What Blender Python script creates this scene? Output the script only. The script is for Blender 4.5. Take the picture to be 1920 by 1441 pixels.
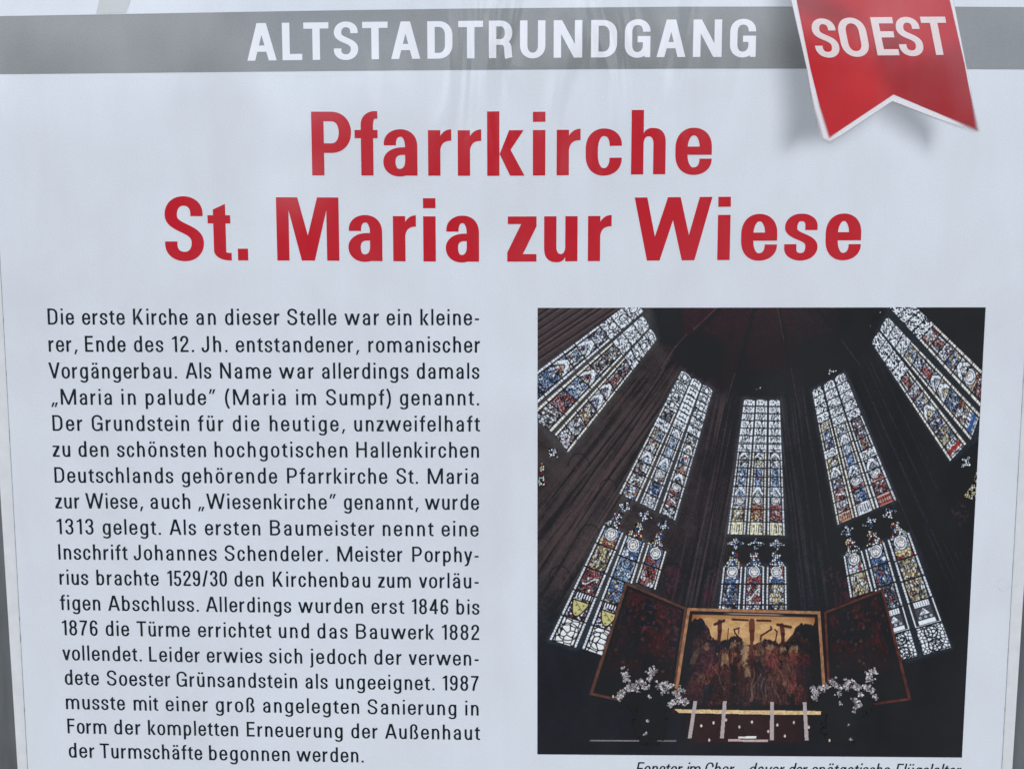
import bpy, math, random
import numpy as np
from mathutils import Vector
from mathutils.geometry import delaunay_2d_cdt

for o in list(bpy.data.objects):
    bpy.data.objects.remove(o)
S = bpy.context.scene
COL = S.collection

# ------------------------------------------------------------------ camera
FPX = 1450.0                    # focal length in pixels of the 1920 px wide photograph
PITCH = math.radians(4.5)       # the phone looks slightly down on the board
DIST = 0.324                    # metres from the board (an A2 sized sheet)
cam_d = bpy.data.cameras.new('camera')
cam_d.sensor_fit = 'HORIZONTAL'
cam_d.sensor_width = 36.0
cam_d.lens = FPX / 1920 * 36.0
cam_d.clip_start = 0.01
cam_d.clip_end = 2000
cam = bpy.data.objects.new('camera', cam_d)
COL.objects.link(cam)
CAM = Vector((0.0, -DIST, math.tan(PITCH) * DIST))
cam.location = CAM
cam.rotation_euler = (math.radians(90) - PITCH, 0, 0)
S.camera = cam

# ------------------------------------------------------------------ sky and sun
W = bpy.data.worlds.new('World')
S.world = W
W.use_nodes = True
nt = W.node_tree
nt.nodes.clear()
def wn(t, **k):
    n = nt.nodes.new(t)
    for a, b in k.items():
        setattr(n, a, b)
    return n
SUN_EL, SUN_AZ = math.radians(48), math.radians(-38)     # behind and left of the photographer
out = wn('ShaderNodeOutputWorld'); bg = wn('ShaderNodeBackground')
sky = wn('ShaderNodeTexSky', sky_type='NISHITA')
sky.sun_disc = False
sky.sun_elevation = SUN_EL
sky.sun_rotation = math.radians(180) - SUN_AZ
tc = wn('ShaderNodeTexCoord')
nz = wn('ShaderNodeTexNoise'); nz.inputs['Scale'].default_value = 6.5
nz.inputs['Detail'].default_value = 6.0; nz.inputs['Roughness'].default_value = 0.62
rp = wn('ShaderNodeValToRGB')
rp.color_ramp.elements[0].position = 0.36; rp.color_ramp.elements[1].position = 0.60
mx = wn('ShaderNodeMixRGB')
mx.inputs[2].default_value = (15.0, 16.2, 18.0, 1)          # pale cloud deck
bg.inputs['Strength'].default_value = 0.12
nt.links.new(tc.outputs['Generated'], nz.inputs['Vector'])
nt.links.new(nz.outputs[0], rp.inputs[0])
nt.links.new(rp.outputs[0], mx.inputs[0])
nt.links.new(sky.outputs[0], mx.inputs[1])
# what stands behind the photographer: a dark ragged skyline and the ground under the open sky
sep = wn('ShaderNodeSeparateXYZ'); nt.links.new(tc.outputs['Generated'], sep.inputs[0])
nz2 = wn('ShaderNodeTexNoise'); nz2.inputs['Scale'].default_value = 8.0; nz2.inputs['Detail'].default_value = 7.0; nz2.inputs['Roughness'].default_value = 0.6
nt.links.new(tc.outputs['Generated'], nz2.inputs['Vector'])
ma = wn('ShaderNodeMath', operation='MULTIPLY_ADD'); ma.inputs[1].default_value = -0.9; 
nt.links.new(nz2.outputs[0], ma.inputs[0]); nt.links.new(sep.outputs['Z'], ma.inputs[2])
mrg = wn('ShaderNodeMapRange'); mrg.inputs['From Min'].default_value = -0.20; mrg.inputs['From Max'].default_value = -0.14
nt.links.new(ma.outputs[0], mrg.inputs['Value'])
mg = wn('ShaderNodeMixRGB'); mg.inputs[1].default_value = (1.1, 1.2, 1.35, 1)
nt.links.new(mrg.outputs[0], mg.inputs[0]); nt.links.new(mx.outputs[0], mg.inputs[2])
nt.links.new(mg.outputs[0], bg.inputs['Color'])
nt.links.new(bg.outputs[0], out.inputs[0])

sd = bpy.data.lights.new('sun', 'SUN')
sd.energy = 0.8; sd.angle = math.radians(25); sd.color = (1.0, 0.98, 0.955)
sun = bpy.data.objects.new('sun', sd); COL.objects.link(sun)
sv = Vector((math.sin(SUN_AZ) * math.cos(SUN_EL), -math.cos(SUN_AZ) * math.cos(SUN_EL), math.sin(SUN_EL)))
sun.rotation_euler = sv.to_track_quat('Z', 'Y').to_euler()
sun.location = sv * 3

S.view_settings.view_transform = 'Standard'
S.view_settings.look = 'None'
S.view_settings.exposure = 0.43
S.view_settings.gamma = 1.0
S.view_settings.use_curve_mapping = False

# ------------------------------------------------------------------ helpers
MM = 0.001
_c, _s = math.cos(PITCH), math.sin(PITCH)

def PV(px, py):
    """points measured on the photograph -> metres on the board's plane (X, Z)"""
    px = np.asarray(px, float); py = np.asarray(py, float)
    u = (px - 960) / FPX; v = -(py - 720.5) / FPX
    dy = _c + v * _s
    dz = -_s + v * _c
    t = DIST / dy
    return u * t, CAM.z + dz * t

def P(px, py):
    a, b = PV(px, py)
    return float(a), float(b)

def lin(c):
    c = np.asarray(c, float) / 255.0
    return np.where(c <= 0.04045, c / 12.92, ((c + 0.055) / 1.055) ** 2.4)

# light level of the sheet: white ink of albedo 0.8 shows as this colour
WHITE = lin((207, 217, 230))
SPEC = 0.010
def ink(c):
    """printed colour as it reads on the board -> pigment albedo"""
    return np.clip((lin(c) - SPEC) / (WHITE - SPEC) * 0.80, 0.006, 0.9)

def link_obj(name, me, parent=None, mat=None):
    o = bpy.data.objects.new(name, me)
    COL.objects.link(o)
    if mat is not None:
        me.materials.append(mat)
    if parent is not None:
        o.parent = parent
    return o

def mesh_raw(name, verts, faces, smooth=False):
    me = bpy.data.meshes.new(name)
    me.from_pydata([tuple(map(float, v)) for v in verts], [], [tuple(f) for f in faces])
    me.update()
    return me

def tag(o, **k):
    for a, b in k.items():
        o[a] = b
    return o

# ------------------------------------------------------------------ materials
def finish(nt_, bsdf, rough=0.11, wave=1.0, grain=True):
    """the glossy laminate over the print: soft waves, creases near the header, fine orange peel"""
    N = nt_.nodes; L = nt_.links
    tc = N.new('ShaderNodeTexCoord')
    def noise(scale, det, ro=0.5, dist=0.0, vec=None):
        n = N.new('ShaderNodeTexNoise'); n.inputs['Scale'].default_value = scale
        n.inputs['Detail'].default_value = det; n.inputs['Roughness'].default_value = ro
        n.inputs['Distortion'].default_value = dist
        L.new(vec if vec is not None else tc.outputs['Object'], n.inputs['Vector'])
        return n.outputs[0]
    def math_(op, a, b=None):
        m = N.new('ShaderNodeMath'); m.operation = op
        for i, x in enumerate((a, b)):
            if x is None: continue
            if isinstance(x, (int, float)): m.inputs[i].default_value = x
            else: L.new(x, m.inputs[i])
        return m.outputs[0]
    # creases: stretched noise, only around the header left of the ribbon
    mp = N.new('ShaderNodeMapping'); mp.inputs['Scale'].default_value = (34, 34, 9)
    mp.inputs['Rotation'].default_value = (0, 0.35, 0)
    L.new(tc.outputs['Object'], mp.inputs['Vector'])
    cre = noise(1.0, 2.0, 0.5, 1.2, mp.outputs[0])
    d = N.new('ShaderNodeVectorMath'); d.operation = 'DISTANCE'
    d.inputs[1].default_value = (P(1000, 60)[0], 0, P(1000, 60)[1])
    L.new(tc.outputs['Object'], d.inputs[0])
    fall = N.new('ShaderNodeMapRange'); fall.inputs['From Min'].default_value = 0.015
    fall.inputs['From Max'].default_value = 0.085; fall.inputs['To Min'].default_value = 1.0
    fall.inputs['To Max'].default_value = 0.03
    L.new(d.outputs['Value'], fall.inputs['Value'])
    h = math_('ADD', math_('MULTIPLY', math_('MULTIPLY', cre, fall.outputs[0]), 0.0042 * wave),
              math_('MULTIPLY', noise(13, 1.0), 0.0016 * wave))
    h = math_('ADD', h, math_('MULTIPLY', noise(900, 2.0), 0.000014))
    bp = N.new('ShaderNodeBump'); bp.inputs['Strength'].default_value = 0.6
    bp.inputs['Distance'].default_value = 1.0
    L.new(h, bp.inputs['Height'])
    L.new(bp.outputs[0], bsdf.inputs['Normal'])
    bsdf.inputs['Roughness'].default_value = rough
    bsdf.inputs['Specular IOR Level'].default_value = 0.72
    if grain:
        # uneven reflection haze to be painted into the print colours, with upright streaks
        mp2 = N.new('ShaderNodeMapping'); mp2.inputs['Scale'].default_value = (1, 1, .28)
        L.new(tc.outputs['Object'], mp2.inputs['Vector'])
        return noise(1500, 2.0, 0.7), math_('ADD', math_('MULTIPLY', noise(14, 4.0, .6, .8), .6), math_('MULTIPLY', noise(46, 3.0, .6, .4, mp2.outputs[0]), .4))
    return None

def print_mat(name, color=None, attr=None, alpha_attr=None, grain=0.05, rough=0.11, haze=0.05):
    m = bpy.data.materials.new(name); m.use_nodes = True
    N = m.node_tree.nodes; L = m.node_tree.links
    b = N['Principled BSDF']
    g, mott = finish(m.node_tree, b, rough)
    mr = N.new('ShaderNodeMapRange'); mr.inputs['From Min'].default_value = 0.25
    mr.inputs['From Max'].default_value = 0.75; mr.inputs['To Min'].default_value = 1 - grain
    mr.inputs['To Max'].default_value = 1 + grain
    L.new(g, mr.inputs['Value'])
    mul = N.new('ShaderNodeMixRGB'); mul.blend_type = 'MULTIPLY'; mul.inputs[0].default_value = 1.0
    if attr:
        a = N.new('ShaderNodeAttribute'); a.attribute_name = attr
        L.new(a.outputs['Color'], mul.inputs[1])
    else:
        mul.inputs[1].default_value = (*color, 1)
    L.new(mr.outputs[0], mul.inputs[2])
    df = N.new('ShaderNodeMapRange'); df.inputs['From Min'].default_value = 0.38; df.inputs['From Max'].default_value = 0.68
    df.inputs['To Min'].default_value = 0.0; df.inputs['To Max'].default_value = haze
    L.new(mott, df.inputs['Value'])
    dm = N.new('ShaderNodeMixRGB'); dm.inputs[2].default_value = (0.50, 0.47, 0.47, 1)  # pale mottling mixed into the colour to imitate the laminate's reflections and haze
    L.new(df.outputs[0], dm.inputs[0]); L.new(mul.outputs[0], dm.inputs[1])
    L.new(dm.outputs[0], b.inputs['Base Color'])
    if alpha_attr:
        a2 = N.new('ShaderNodeAttribute'); a2.attribute_name = alpha_attr
        L.new(a2.outputs['Fac'], b.inputs['Alpha'])
    return m

M_SHEET = print_mat('printed_sheet', ink((205, 217, 232)), grain=0.06, haze=0.22)
M_BAND = print_mat('grey_print', ink((124, 131, 136)), grain=0.12, haze=0.24)
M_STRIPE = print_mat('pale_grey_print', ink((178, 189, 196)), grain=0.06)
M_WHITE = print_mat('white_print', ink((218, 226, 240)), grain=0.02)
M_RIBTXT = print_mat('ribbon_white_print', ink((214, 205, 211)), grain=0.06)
M_RED = print_mat('red_print', ink((177, 33, 45)), grain=0.09, haze=0.05)
M_BLACK = print_mat('black_print', ink((31, 38, 46)), grain=0.15, haze=0.02)
M_INK = print_mat('photo_print_ink', attr='ink', grain=0.16, rough=0.2, haze=0.02)
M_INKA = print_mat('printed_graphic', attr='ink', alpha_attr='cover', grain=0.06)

def plain_mat(name, color, rough=0.5, metal=0.0, nscale=40, namt=0.12, streak=None):
    m = bpy.data.materials.new(name); m.use_nodes = True
    N = m.node_tree.nodes; L = m.node_tree.links; b = N['Principled BSDF']
    tc = N.new('ShaderNodeTexCoord')
    mp = N.new('ShaderNodeMapping'); mp.inputs['Scale'].default_value = streak or (1, 1, 1)
    L.new(tc.outputs['Object'], mp.inputs['Vector'])
    n = N.new('ShaderNodeTexNoise'); n.inputs['Scale'].default_value = nscale; n.inputs['Detail'].default_value = 5
    L.new(mp.outputs[0], n.inputs['Vector'])
    mr = N.new('ShaderNodeMapRange'); mr.inputs['From Min'].default_value = .3; mr.inputs['From Max'].default_value = .7
    mr.inputs['To Min'].default_value = 1 - namt; mr.inputs['To Max'].default_value = 1 + namt
    L.new(n.outputs[0], mr.inputs['Value'])
    mul = N.new('ShaderNodeMixRGB'); mul.blend_type = 'MULTIPLY'; mul.inputs[0].default_value = 1
    mul.inputs[1].default_value = (*color, 1)
    L.new(mr.outputs[0], mul.inputs[2]); L.new(mul.outputs[0], b.inputs['Base Color'])
    bp = N.new('ShaderNodeBump'); bp.inputs['Strength'].default_value = .15; bp.inputs['Distance'].default_value = .0004
    L.new(n.outputs[0], bp.inputs['Height']); L.new(bp.outputs[0], b.inputs['Normal'])
    b.inputs['Roughness'].default_value = rough; b.inputs['Metallic'].default_value = metal
    return m

M_PANEL = plain_mat('white_plastic', ink((200, 208, 218)), .45, 0, 160, .05)
M_GAP = plain_mat('grey_gap_shade', ink((128, 138, 146)), .6, 0, 300, .25)  # paints in the shade of the gap beside the sheet
M_POST = plain_mat('grey_coated_metal', (0.125, 0.13, 0.13), .5, 0.0, 14, .35, (6, 6, 1))
M_STAIN = plain_mat('dried_dirt', ink((184, 194, 206)), .7, 0, 400, .2)

# ------------------------------------------------------------------ root of the board
def empty(name, loc=(0, 0, 0)):
    o = bpy.data.objects.new(name, None); o.location = loc; o.empty_display_size = 0.02
    COL.objects.link(o)
    return o

board = empty('information_board')
tag(board, label='white printed information board with a grey header, red ribbon, German text and a church photograph',
    category='information board')

LY = 0.05 * MM           # one printed layer

def flat(name, pts, mat, parent, layer, px=True):
    """a flat printed shape from an outline (photo pixels)"""
    q = [P(*p) for p in pts] if px else pts
    verts = [(x, -layer * LY, z) for x, z in q]
    r = delaunay_2d_cdt([Vector(p) for p in q], [], [list(range(len(q)))], 1, 1e-9)
    vs = [(v.x, -layer * LY, v.y) for v in r[0]]
    fs = [f if True else f for f in r[2]]
    me = mesh_raw(name, vs, fs)
    fix_front(me)
    return link_obj(name, me, parent, mat)

def fix_front(me):
    for p in me.polygons:
        if p.normal.y > 0:
            p.flip()
    me.update()

def box(name, x0, x1, y0, y1, z0, z1, mat, parent=None, bevel=0.0):
    import bmesh
    bm = bmesh.new()
    vs = [bm.verts.new((x, y, z)) for x in (x0, x1) for y in (y0, y1) for z in (z0, z1)]
    for f in ((0, 1, 3, 2), (4, 6, 7, 5), (0, 4, 5, 1), (2, 3, 7, 6), (0, 2, 6, 4), (1, 5, 7, 3)):
        bm.faces.new([vs[i] for i in f])
    bmesh.ops.recalc_face_normals(bm, faces=bm.faces)
    if bevel:
        bmesh.ops.bevel(bm, geom=list(bm.edges), offset=bevel, segments=3, profile=.5, affect='EDGES')
    me = bpy.data.meshes.new(name); bm.to_mesh(me); bm.free()
    return link_obj(name, me, parent, mat)

def prism(name, outline, y0, y1, mat, parent=None):
    """outline in metres (X,Z), extruded from y0 (front) to y1"""
    n = len(outline)
    vs = [(x, y0, z) for x, z in outline] + [(x, y1, z) for x, z in outline]
    fs = [tuple(range(n)), tuple(range(2 * n - 1, n - 1, -1))]
    fs += [(i, i + n, (i + 1) % n + n, (i + 1) % n) for i in range(n)]
    me = mesh_raw(name, vs, fs)
    import bmesh
    bm = bmesh.new(); bm.from_mesh(me); bmesh.ops.recalc_face_normals(bm, faces=bm.faces); bm.to_mesh(me); bm.free()
    return link_obj(name, me, parent, mat)

# edges of the sheet and of the panel behind it, measured low on the photograph, straight in the plane
def line_x(p, q, z):
    (xa, za), (xb, zb) = P(*p), P(*q)
    return xa + (xb - xa) * (z - za) / (zb - za)
ZT, ZB = P(960, -90)[1], P(960, 1560)[1]
SL = ((9.5, 660), (52, 1441)); SR = ((1919, 705), (1878, 1441))
OL = ((0, 932), (32, 1441)); OR = ((1920, 1112), (1899, 1441))
sheet = prism('printed_sheet', [(line_x(*SL, ZB), ZB), (line_x(*SR, ZB), ZB), (line_x(*SR, ZT), ZT), (line_x(*SL, ZT), ZT)],
              0, 0.35 * MM, M_SHEET, board)
panel = prism('backing_panel', [(line_x(*OL, ZB), ZB), (line_x(*OR, ZB), ZB), (line_x(*OR, ZT), ZT), (line_x(*OL, ZT), ZT)],
              0.36 * MM, 4.0 * MM, M_PANEL, board)

def seam(side, edge, parent):
    """thin rubber line along the sheet's edge, thicker at small beads"""
    rnd = random.Random(7 if side > 0 else 3)
    n = 240
    zs = np.linspace(ZB, ZT, n)
    beads = [rnd.uniform(ZB, ZT) for _ in range(16)]
    w0 = 0.26 * MM
    L_, R_ = [], []
    for z in zs:
        x = line_x(*edge, z)
        w = w0 * (0.8 + 0.35 * rnd.random())
        for b in beads:
            w += 0.22 * MM * math.exp(-((z - b) / 0.0007) ** 2)
        L_.append((x - w / 2, -0.02 * MM, z)); R_.append((x + w / 2, -0.02 * MM, z))
    verts = L_ + R_
    faces = [(i, i + n, i + n + 1, i + 1) for i in range(n - 1)]
    me = mesh_raw('edge_gap_line', verts, faces); fix_front(me)
    return link_obj('edge_gap_line', me, parent, M_GAP)
seam(-1, SL, board); seam(1, SR, board)

# dark metal posts the board hangs on
for sgn, lab in ((-1, 'dark grey metal post behind the left edge of the information board'),
                 (1, 'dark grey metal post behind the right edge of the information board')):
    xa = sgn * 0.200; xb = sgn * 0.262
    p = box('support_post', min(xa, xb), max(xa, xb), 6 * MM, 66 * MM, ZB - .05, ZT + .05, M_POST, None, 4 * MM)
    tag(p, label=lab, category='post', group='posts carrying the board')

# ------------------------------------------------------------------ grids that carry printed colour
def grid(name, quad, nx, ny, rgb, parent, layer, mask=None, cover=None, mat=None, clip=None):
    """quad TL,TR,BR,BL in photo px; rgb (ny,nx,3) as it reads on the board"""
    (ax, ay), (bx, by), (cx, cy), (dx, dy) = quad
    u = np.linspace(0, 1, nx + 1)[None, :]; v = np.linspace(0, 1, ny + 1)[:, None]
    gx = (ax * (1 - u) + bx * u) * (1 - v) + (dx * (1 - u) + cx * u) * v
    gy = (ay * (1 - u) + by * u) * (1 - v) + (dy * (1 - u) + cy * u) * v
    X, Z = PV(gx, gy)
    co = np.stack([X, np.full_like(X, -layer * LY), Z], -1).reshape(-1, 3)
    idx = np.arange((nx + 1) * (ny + 1)).reshape(ny + 1, nx + 1)
    f = np.stack([idx[1:, :-1], idx[1:, 1:], idx[:-1, 1:], idx[:-1, :-1]], -1).reshape(-1, 4)
    keep = np.ones(nx * ny, bool)
    if mask is not None: keep &= mask.reshape(-1)
    if clip is not None:
        mxp = gx[:-1, :-1] * .25 + gx[1:, :-1] * .25 + gx[:-1, 1:] * .25 + gx[1:, 1:] * .25
        myp = gy[:-1, :-1] * .25 + gy[1:, :-1] * .25 + gy[:-1, 1:] * .25 + gy[1:, 1:] * .25
        keep &= clip(mxp, myp).reshape(-1)
    f = f[keep]
    used = np.unique(f)
    remap = np.zeros(len(co), np.int64); remap[used] = np.arange(len(used))
    co = co[used]; f = remap[f]
    me = bpy.data.meshes.new(name)
    me.vertices.add(len(co)); me.vertices.foreach_set('co', co.ravel())
    me.loops.add(f.size); me.loops.foreach_set('vertex_index', f.ravel().astype(np.int32))
    me.polygons.add(len(f))
    me.polygons.foreach_set('loop_start', np.arange(0, f.size, 4, dtype=np.int32))
    me.polygons.foreach_set('loop_total', np.full(len(f), 4, np.int32))
    me.update(calc_edges=True)
    a = me.attributes.new('ink', 'FLOAT_COLOR', 'FACE')
    c = ink(rgb.reshape(-1, 3)[keep])
    a.data.foreach_set('color', np.concatenate([c, np.ones((len(c), 1))], 1).astype(np.float32).ravel())
    if cover is not None:
        a = me.attributes.new('cover', 'FLOAT', 'FACE')
        a.data.foreach_set('value', cover.reshape(-1)[keep].astype(np.float32))
    return link_obj(name, me, parent, mat or M_INK)

def in_poly(px, py, poly):
    inside = np.zeros(np.shape(px), bool)
    n = len(poly)
    for i in range(n):
        x0, y0 = poly[i]; x1, y1 = poly[(i + 1) % n]
        if y0 == y1: continue
        c = ((y0 > py) != (y1 > py)) & (px < (x1 - x0) * (py - y0) / (y1 - y0) + x0)
        inside ^= c
    return inside

def seg_d(px, py, a, b):
    ax, ay = a; bx, by = b
    t = np.clip(((px - ax) * (bx - ax) + (py - ay) * (by - ay)) / ((bx - ax) ** 2 + (by - ay) ** 2), 0, 1)
    return np.hypot(px - ax - t * (bx - ax), py - ay - t * (by - ay))

def poly_d(px, py, poly):
    d = np.full(np.shape(px), 1e9)
    for i in range(len(poly)):
        d = np.minimum(d, seg_d(px, py, poly[i], poly[(i + 1) % len(poly)]))
    return np.where(in_poly(px, py, poly), -d, d)

def smooth(a, b, x):
    t = np.clip((x - a) / (b - a), 0, 1)
    return t * t * (3 - 2 * t)

_nr = np.random.RandomState(5)
_NT = _nr.rand(256, 256)
def vnoise(x, y):
    xi = np.floor(x).astype(int); yi = np.floor(y).astype(int)
    fx = x - xi; fy = y - yi
    fx = fx * fx * (3 - 2 * fx); fy = fy * fy * (3 - 2 * fy)
    g = lambda a, b: _NT[a % 256, b % 256]
    return (g(xi, yi) * (1 - fx) + g(xi + 1, yi) * fx) * (1 - fy) + (g(xi, yi + 1) * (1 - fx) + g(xi + 1, yi + 1) * fx) * fy
def fbm(x, y, o=4):
    s = 0; a = .5; t = 0
    for k in range(o):
        s = s + a * vnoise(x * 2 ** k + 17 * k, y * 2 ** k + 31 * k); t += a; a *= .55
    return s / t

def mixc(base, c, w):
    w = np.clip(w, 0, 1)[..., None]
    return base * (1 - w) + np.asarray(c, float) * w

# ------------------------------------------------------------------ header band, stripe, ribbon
TOPB = [(-40, 31), (0, 30.6), (213, 27), (427, 23.2), (640, 19.7), (853, 16.8), (1067, 14.8), (1280, 13), (1493, 12.6), (1790, 13), (1960, 14)]
BOTB = [(1960, 130.5), (1820, 130), (1500, 128.8), (1280, 129), (1067, 130.2), (853, 131.6), (640, 133.2), (427, 135.2), (213, 137.4), (0, 139.4), (-40, 139.8)]
XL0 = line_x(*SL, P(0, 80)[1]); XR0 = line_x(*SR, P(0, 80)[1])
band = flat('header_band', TOPB + BOTB, M_BAND, board, 1)
flat('header_stripe', [(196, -40), (262, -40), (236, 25.0), (180, 26.2)], M_STRIPE, board, 1)

RED_OUT = [(1486.5, -30), (1493, 0), (1520, 133), (1537, 200), (1555, 257.5), (1675, 177.5), (1831, 243), (1808, 120), (1780, 0), (1774, -30)]
WHT_OUT = [(1476, -30), (1483, 0), (1513, 131), (1526, 205), (1541, 262), (1556, 268), (1673, 190), (1824, 249), (1836, 246), (1813, 133), (1787, 0), (1781, -30)]
SHD_OUT = [(1452, -30), (1456, 20), (1466, 130), (1472, 215), (1470, 285), (1500, 270), (1560, 262), (1640, 205), (1720, 262), (1742, 296), (1755, 240), (1690, 150), (1600, -30)]
def ribbon_grid(name, poly, colf, covf, parent, layer, q=(1430, -30, 1860, 320), step=1.0):
    x0, y0, x1, y1 = q
    nx = int((x1 - x0) / step); ny = int((y1 - y0) / step)
    X, Y = np.meshgrid(x0 + (np.arange(nx) + .5) * (x1 - x0) / nx, y0 + (np.arange(ny) + .5) * (y1 - y0) / ny)
    d = poly_d(X, Y, poly)
    cov = covf(X, Y, d); c = colf(X, Y, d)
    return grid(name, ((x0, y0), (x1, y0), (x1, y1), (x0, y1)), nx, ny, c, parent, layer, mask=cov > .004, cover=cov, mat=M_INKA)

def soft(X, Y):           # the printed tails are blurred towards their tips
    return 0.7 + 6.0 * smooth(150, 245, Y) * (smooth(1745, 1835, X) + .7 * smooth(1585, 1545, X))
ribbon_grid('drop_shadow', SHD_OUT, lambda X, Y, d: np.full(X.shape + (3,), 20.0) + np.zeros(3),
            lambda X, Y, d: np.clip(smooth(34, -34, d) * .31, 0, 1) * smooth(318, 250, Y) * smooth(1790, 1730, X), board, 2)
def ribbon_col(X, Y, d):
    c = np.zeros(X.shape + (3,)) + np.array((178., 38., 44.))
    c = mixc(c, (134, 24, 34), .75 * smooth(46, 0, np.abs((X - 1500) * .45 - Y)) * smooth(100, 20, Y) * smooth(1650, 1560, X))      # printed folds
    c = mixc(c, (136, 26, 36), .8 * smooth(1.0, .2, np.hypot((X - 1668) / 46, (Y - 88) / 60)))
    c = mixc(c, (146, 28, 36), .85 * smooth(-4, 46, (X - 1640) * .75 - (Y - 120) * .8 + 40) * smooth(95, 150, Y + (X - 1680) * .35))
    c = mixc(c, (192, 50, 54), .5 * smooth(1.0, .2, np.hypot((X - 1618) / 60, (Y - 160) / 50)))
    return c
ribbon = ribbon_grid('ribbon', RED_OUT, ribbon_col,
    lambda X, Y, d: smooth(soft(X, Y), -soft(X, Y), d), board, 4)
ribbon_grid('border', WHT_OUT, lambda X, Y, d: np.zeros(X.shape + (3,)) + np.array((214., 217., 229.)),
            lambda X, Y, d: smooth(soft(X, Y), -soft(X, Y), d + (soft(X, Y) - .7) * .4) * (1 - .75 * smooth(1790, 1832, X) * smooth(150, 200, Y)), ribbon, 3)

# ------------------------------------------------------------------ the typeface: a narrow grotesque drawn stroke by stroke
def cub(p0, p1, p2, p3, n):
    t = np.linspace(0, 1, n + 1)[1:, None]
    p0, p1, p2, p3 = map(np.array, (p0, p1, p2, p3))
    return p0 * (1 - t) ** 3 + 3 * p1 * (1 - t) ** 2 * t + 3 * p2 * (1 - t) * t ** 2 + p3 * t ** 3

class Pen:
    def __init__(s, wv, wh, seg=12):
        s.wv, s.wh, s.seg, s.polys = wv, wh, seg, []
    def rect(s, x0, y0, x1, y1):
        s.polys.append([(x0, y0), (x1, y0), (x1, y1), (x0, y1)])
    def poly(s, *pts):
        s.polys.append(list(pts))
    def path(s, start, *cmds, k=.60, wv=None, wh=None):
        """cmds: ('L',x,y) line, ('v',x,y) quarter starting vertically, ('h',x,y) quarter starting horizontally, ('C',..6)"""
        pts = [np.array(start, float)]
        for c in cmds:
            p = pts[-1]
            if c[0] == 'L':
                pts.append(np.array(c[1:], float))
            elif c[0] == 'v':
                x, y = c[1:]
                pts += list(cub(p, (p[0], p[1] + k * (y - p[1])), (x - k * (x - p[0]), y), (x, y), s.seg))
            elif c[0] == 'h':
                x, y = c[1:]
                pts += list(cub(p, (p[0] + k * (x - p[0]), p[1]), (x, y - k * (y - p[1])), (x, y), s.seg))
            elif c[0] == 'C':
                pts += list(cub(p, c[1:3], c[3:5], c[5:7], s.seg * 2))
        s.stroke(np.array(pts), wv or s.wv, wh or s.wh)
    def stroke(s, pts, wv, wh):
        keep = [0] + [i for i in range(1, len(pts)) if np.hypot(*(pts[i] - pts[i - 1])) > 1e-5]
        pts = pts[keep]
        t = np.gradient(pts, axis=0)
        t[0] = pts[1] - pts[0]; t[-1] = pts[-1] - pts[-2]
        for i in range(1, len(pts) - 1):
            a = pts[i] - pts[i - 1]; b = pts[i + 1] - pts[i]
            t[i] = a / np.hypot(*a) + b / np.hypot(*b)
        t /= np.hypot(t[:, 0], t[:, 1])[:, None]
        n = np.stack([-t[:, 1] * wv / 2, t[:, 0] * wh / 2], 1)
        # keep the true ellipse thickness of the pen
        l = pts + n; r = pts - n
        for i in range(len(pts) - 1):
            s.polys.append([tuple(r[i]), tuple(r[i + 1]), tuple(l[i + 1]), tuple(l[i])])
    def diag(s, x0, y0, x1, y1, w):
        """a slanted stem with horizontal ends, w = horizontal thickness"""
        s.polys.append([(x0 - w / 2, y0), (x0 + w / 2, y0), (x1 + w / 2, y1), (x1 - w / 2, y1)])
    def arch(s, x0, x1, xh, turn=None):
        """the shoulder of h and n between two stems: round outside, round counter"""
        wv = s.wv; n = 20; os_ = .014
        th = np.linspace(math.pi, 0, n)
        ia, ib = (x1 - x0 - 2 * wv) / 2, .125
        ix = (x0 + x1) / 2 + ia * np.sign(np.cos(th)) * np.abs(np.cos(th)) ** .85; iy = xh - .118 - ib + ib * np.sin(th) ** .85
        cx = x0 + (x1 - x0) * .60
        ox = np.where(th > math.pi / 2, cx + (cx - x0 - wv * .98) * np.cos(th), cx + (x1 - cx) * np.sign(np.cos(th)) * np.abs(np.cos(th)) ** .8)
        oy = np.where(th > math.pi / 2, xh * .86 + (xh * .14 + os_) * np.sin(th), xh - .22 + (.22 + os_) * np.abs(np.sin(th)) ** .8)
        for i in range(n - 1):
            q = [(ix[i], iy[i]), (ix[i + 1], iy[i + 1]), (ox[i + 1], oy[i + 1]), (ox[i], oy[i])]
            s.polys.append([turn(a, b) for a, b in q] if turn else q)
        q = [(x1 - wv, 0), (x1, 0), (x1, xh - .21), (x1 - wv, xh - .21)]
        s.polys.append([turn(a, b) for a, b in q] if turn else q)
    def ring(s, w, y0, y1, ry=None, x0=0.0):
        xl, xr, cx = x0 + s.wv / 2, x0 + w - s.wv / 2, x0 + w / 2
        b, t = y0 + s.wh / 2, y1 - s.wh / 2
        ry = ry or (t - b) * .44
        s.path((xl, (b + t) / 2), ('L', xl, t - ry), ('v', cx, t), ('h', xr, t - ry), ('L', xr, b + ry), ('v', cx, b), ('h', xl, b + ry), ('L', xl, (b + t) / 2))

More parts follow.
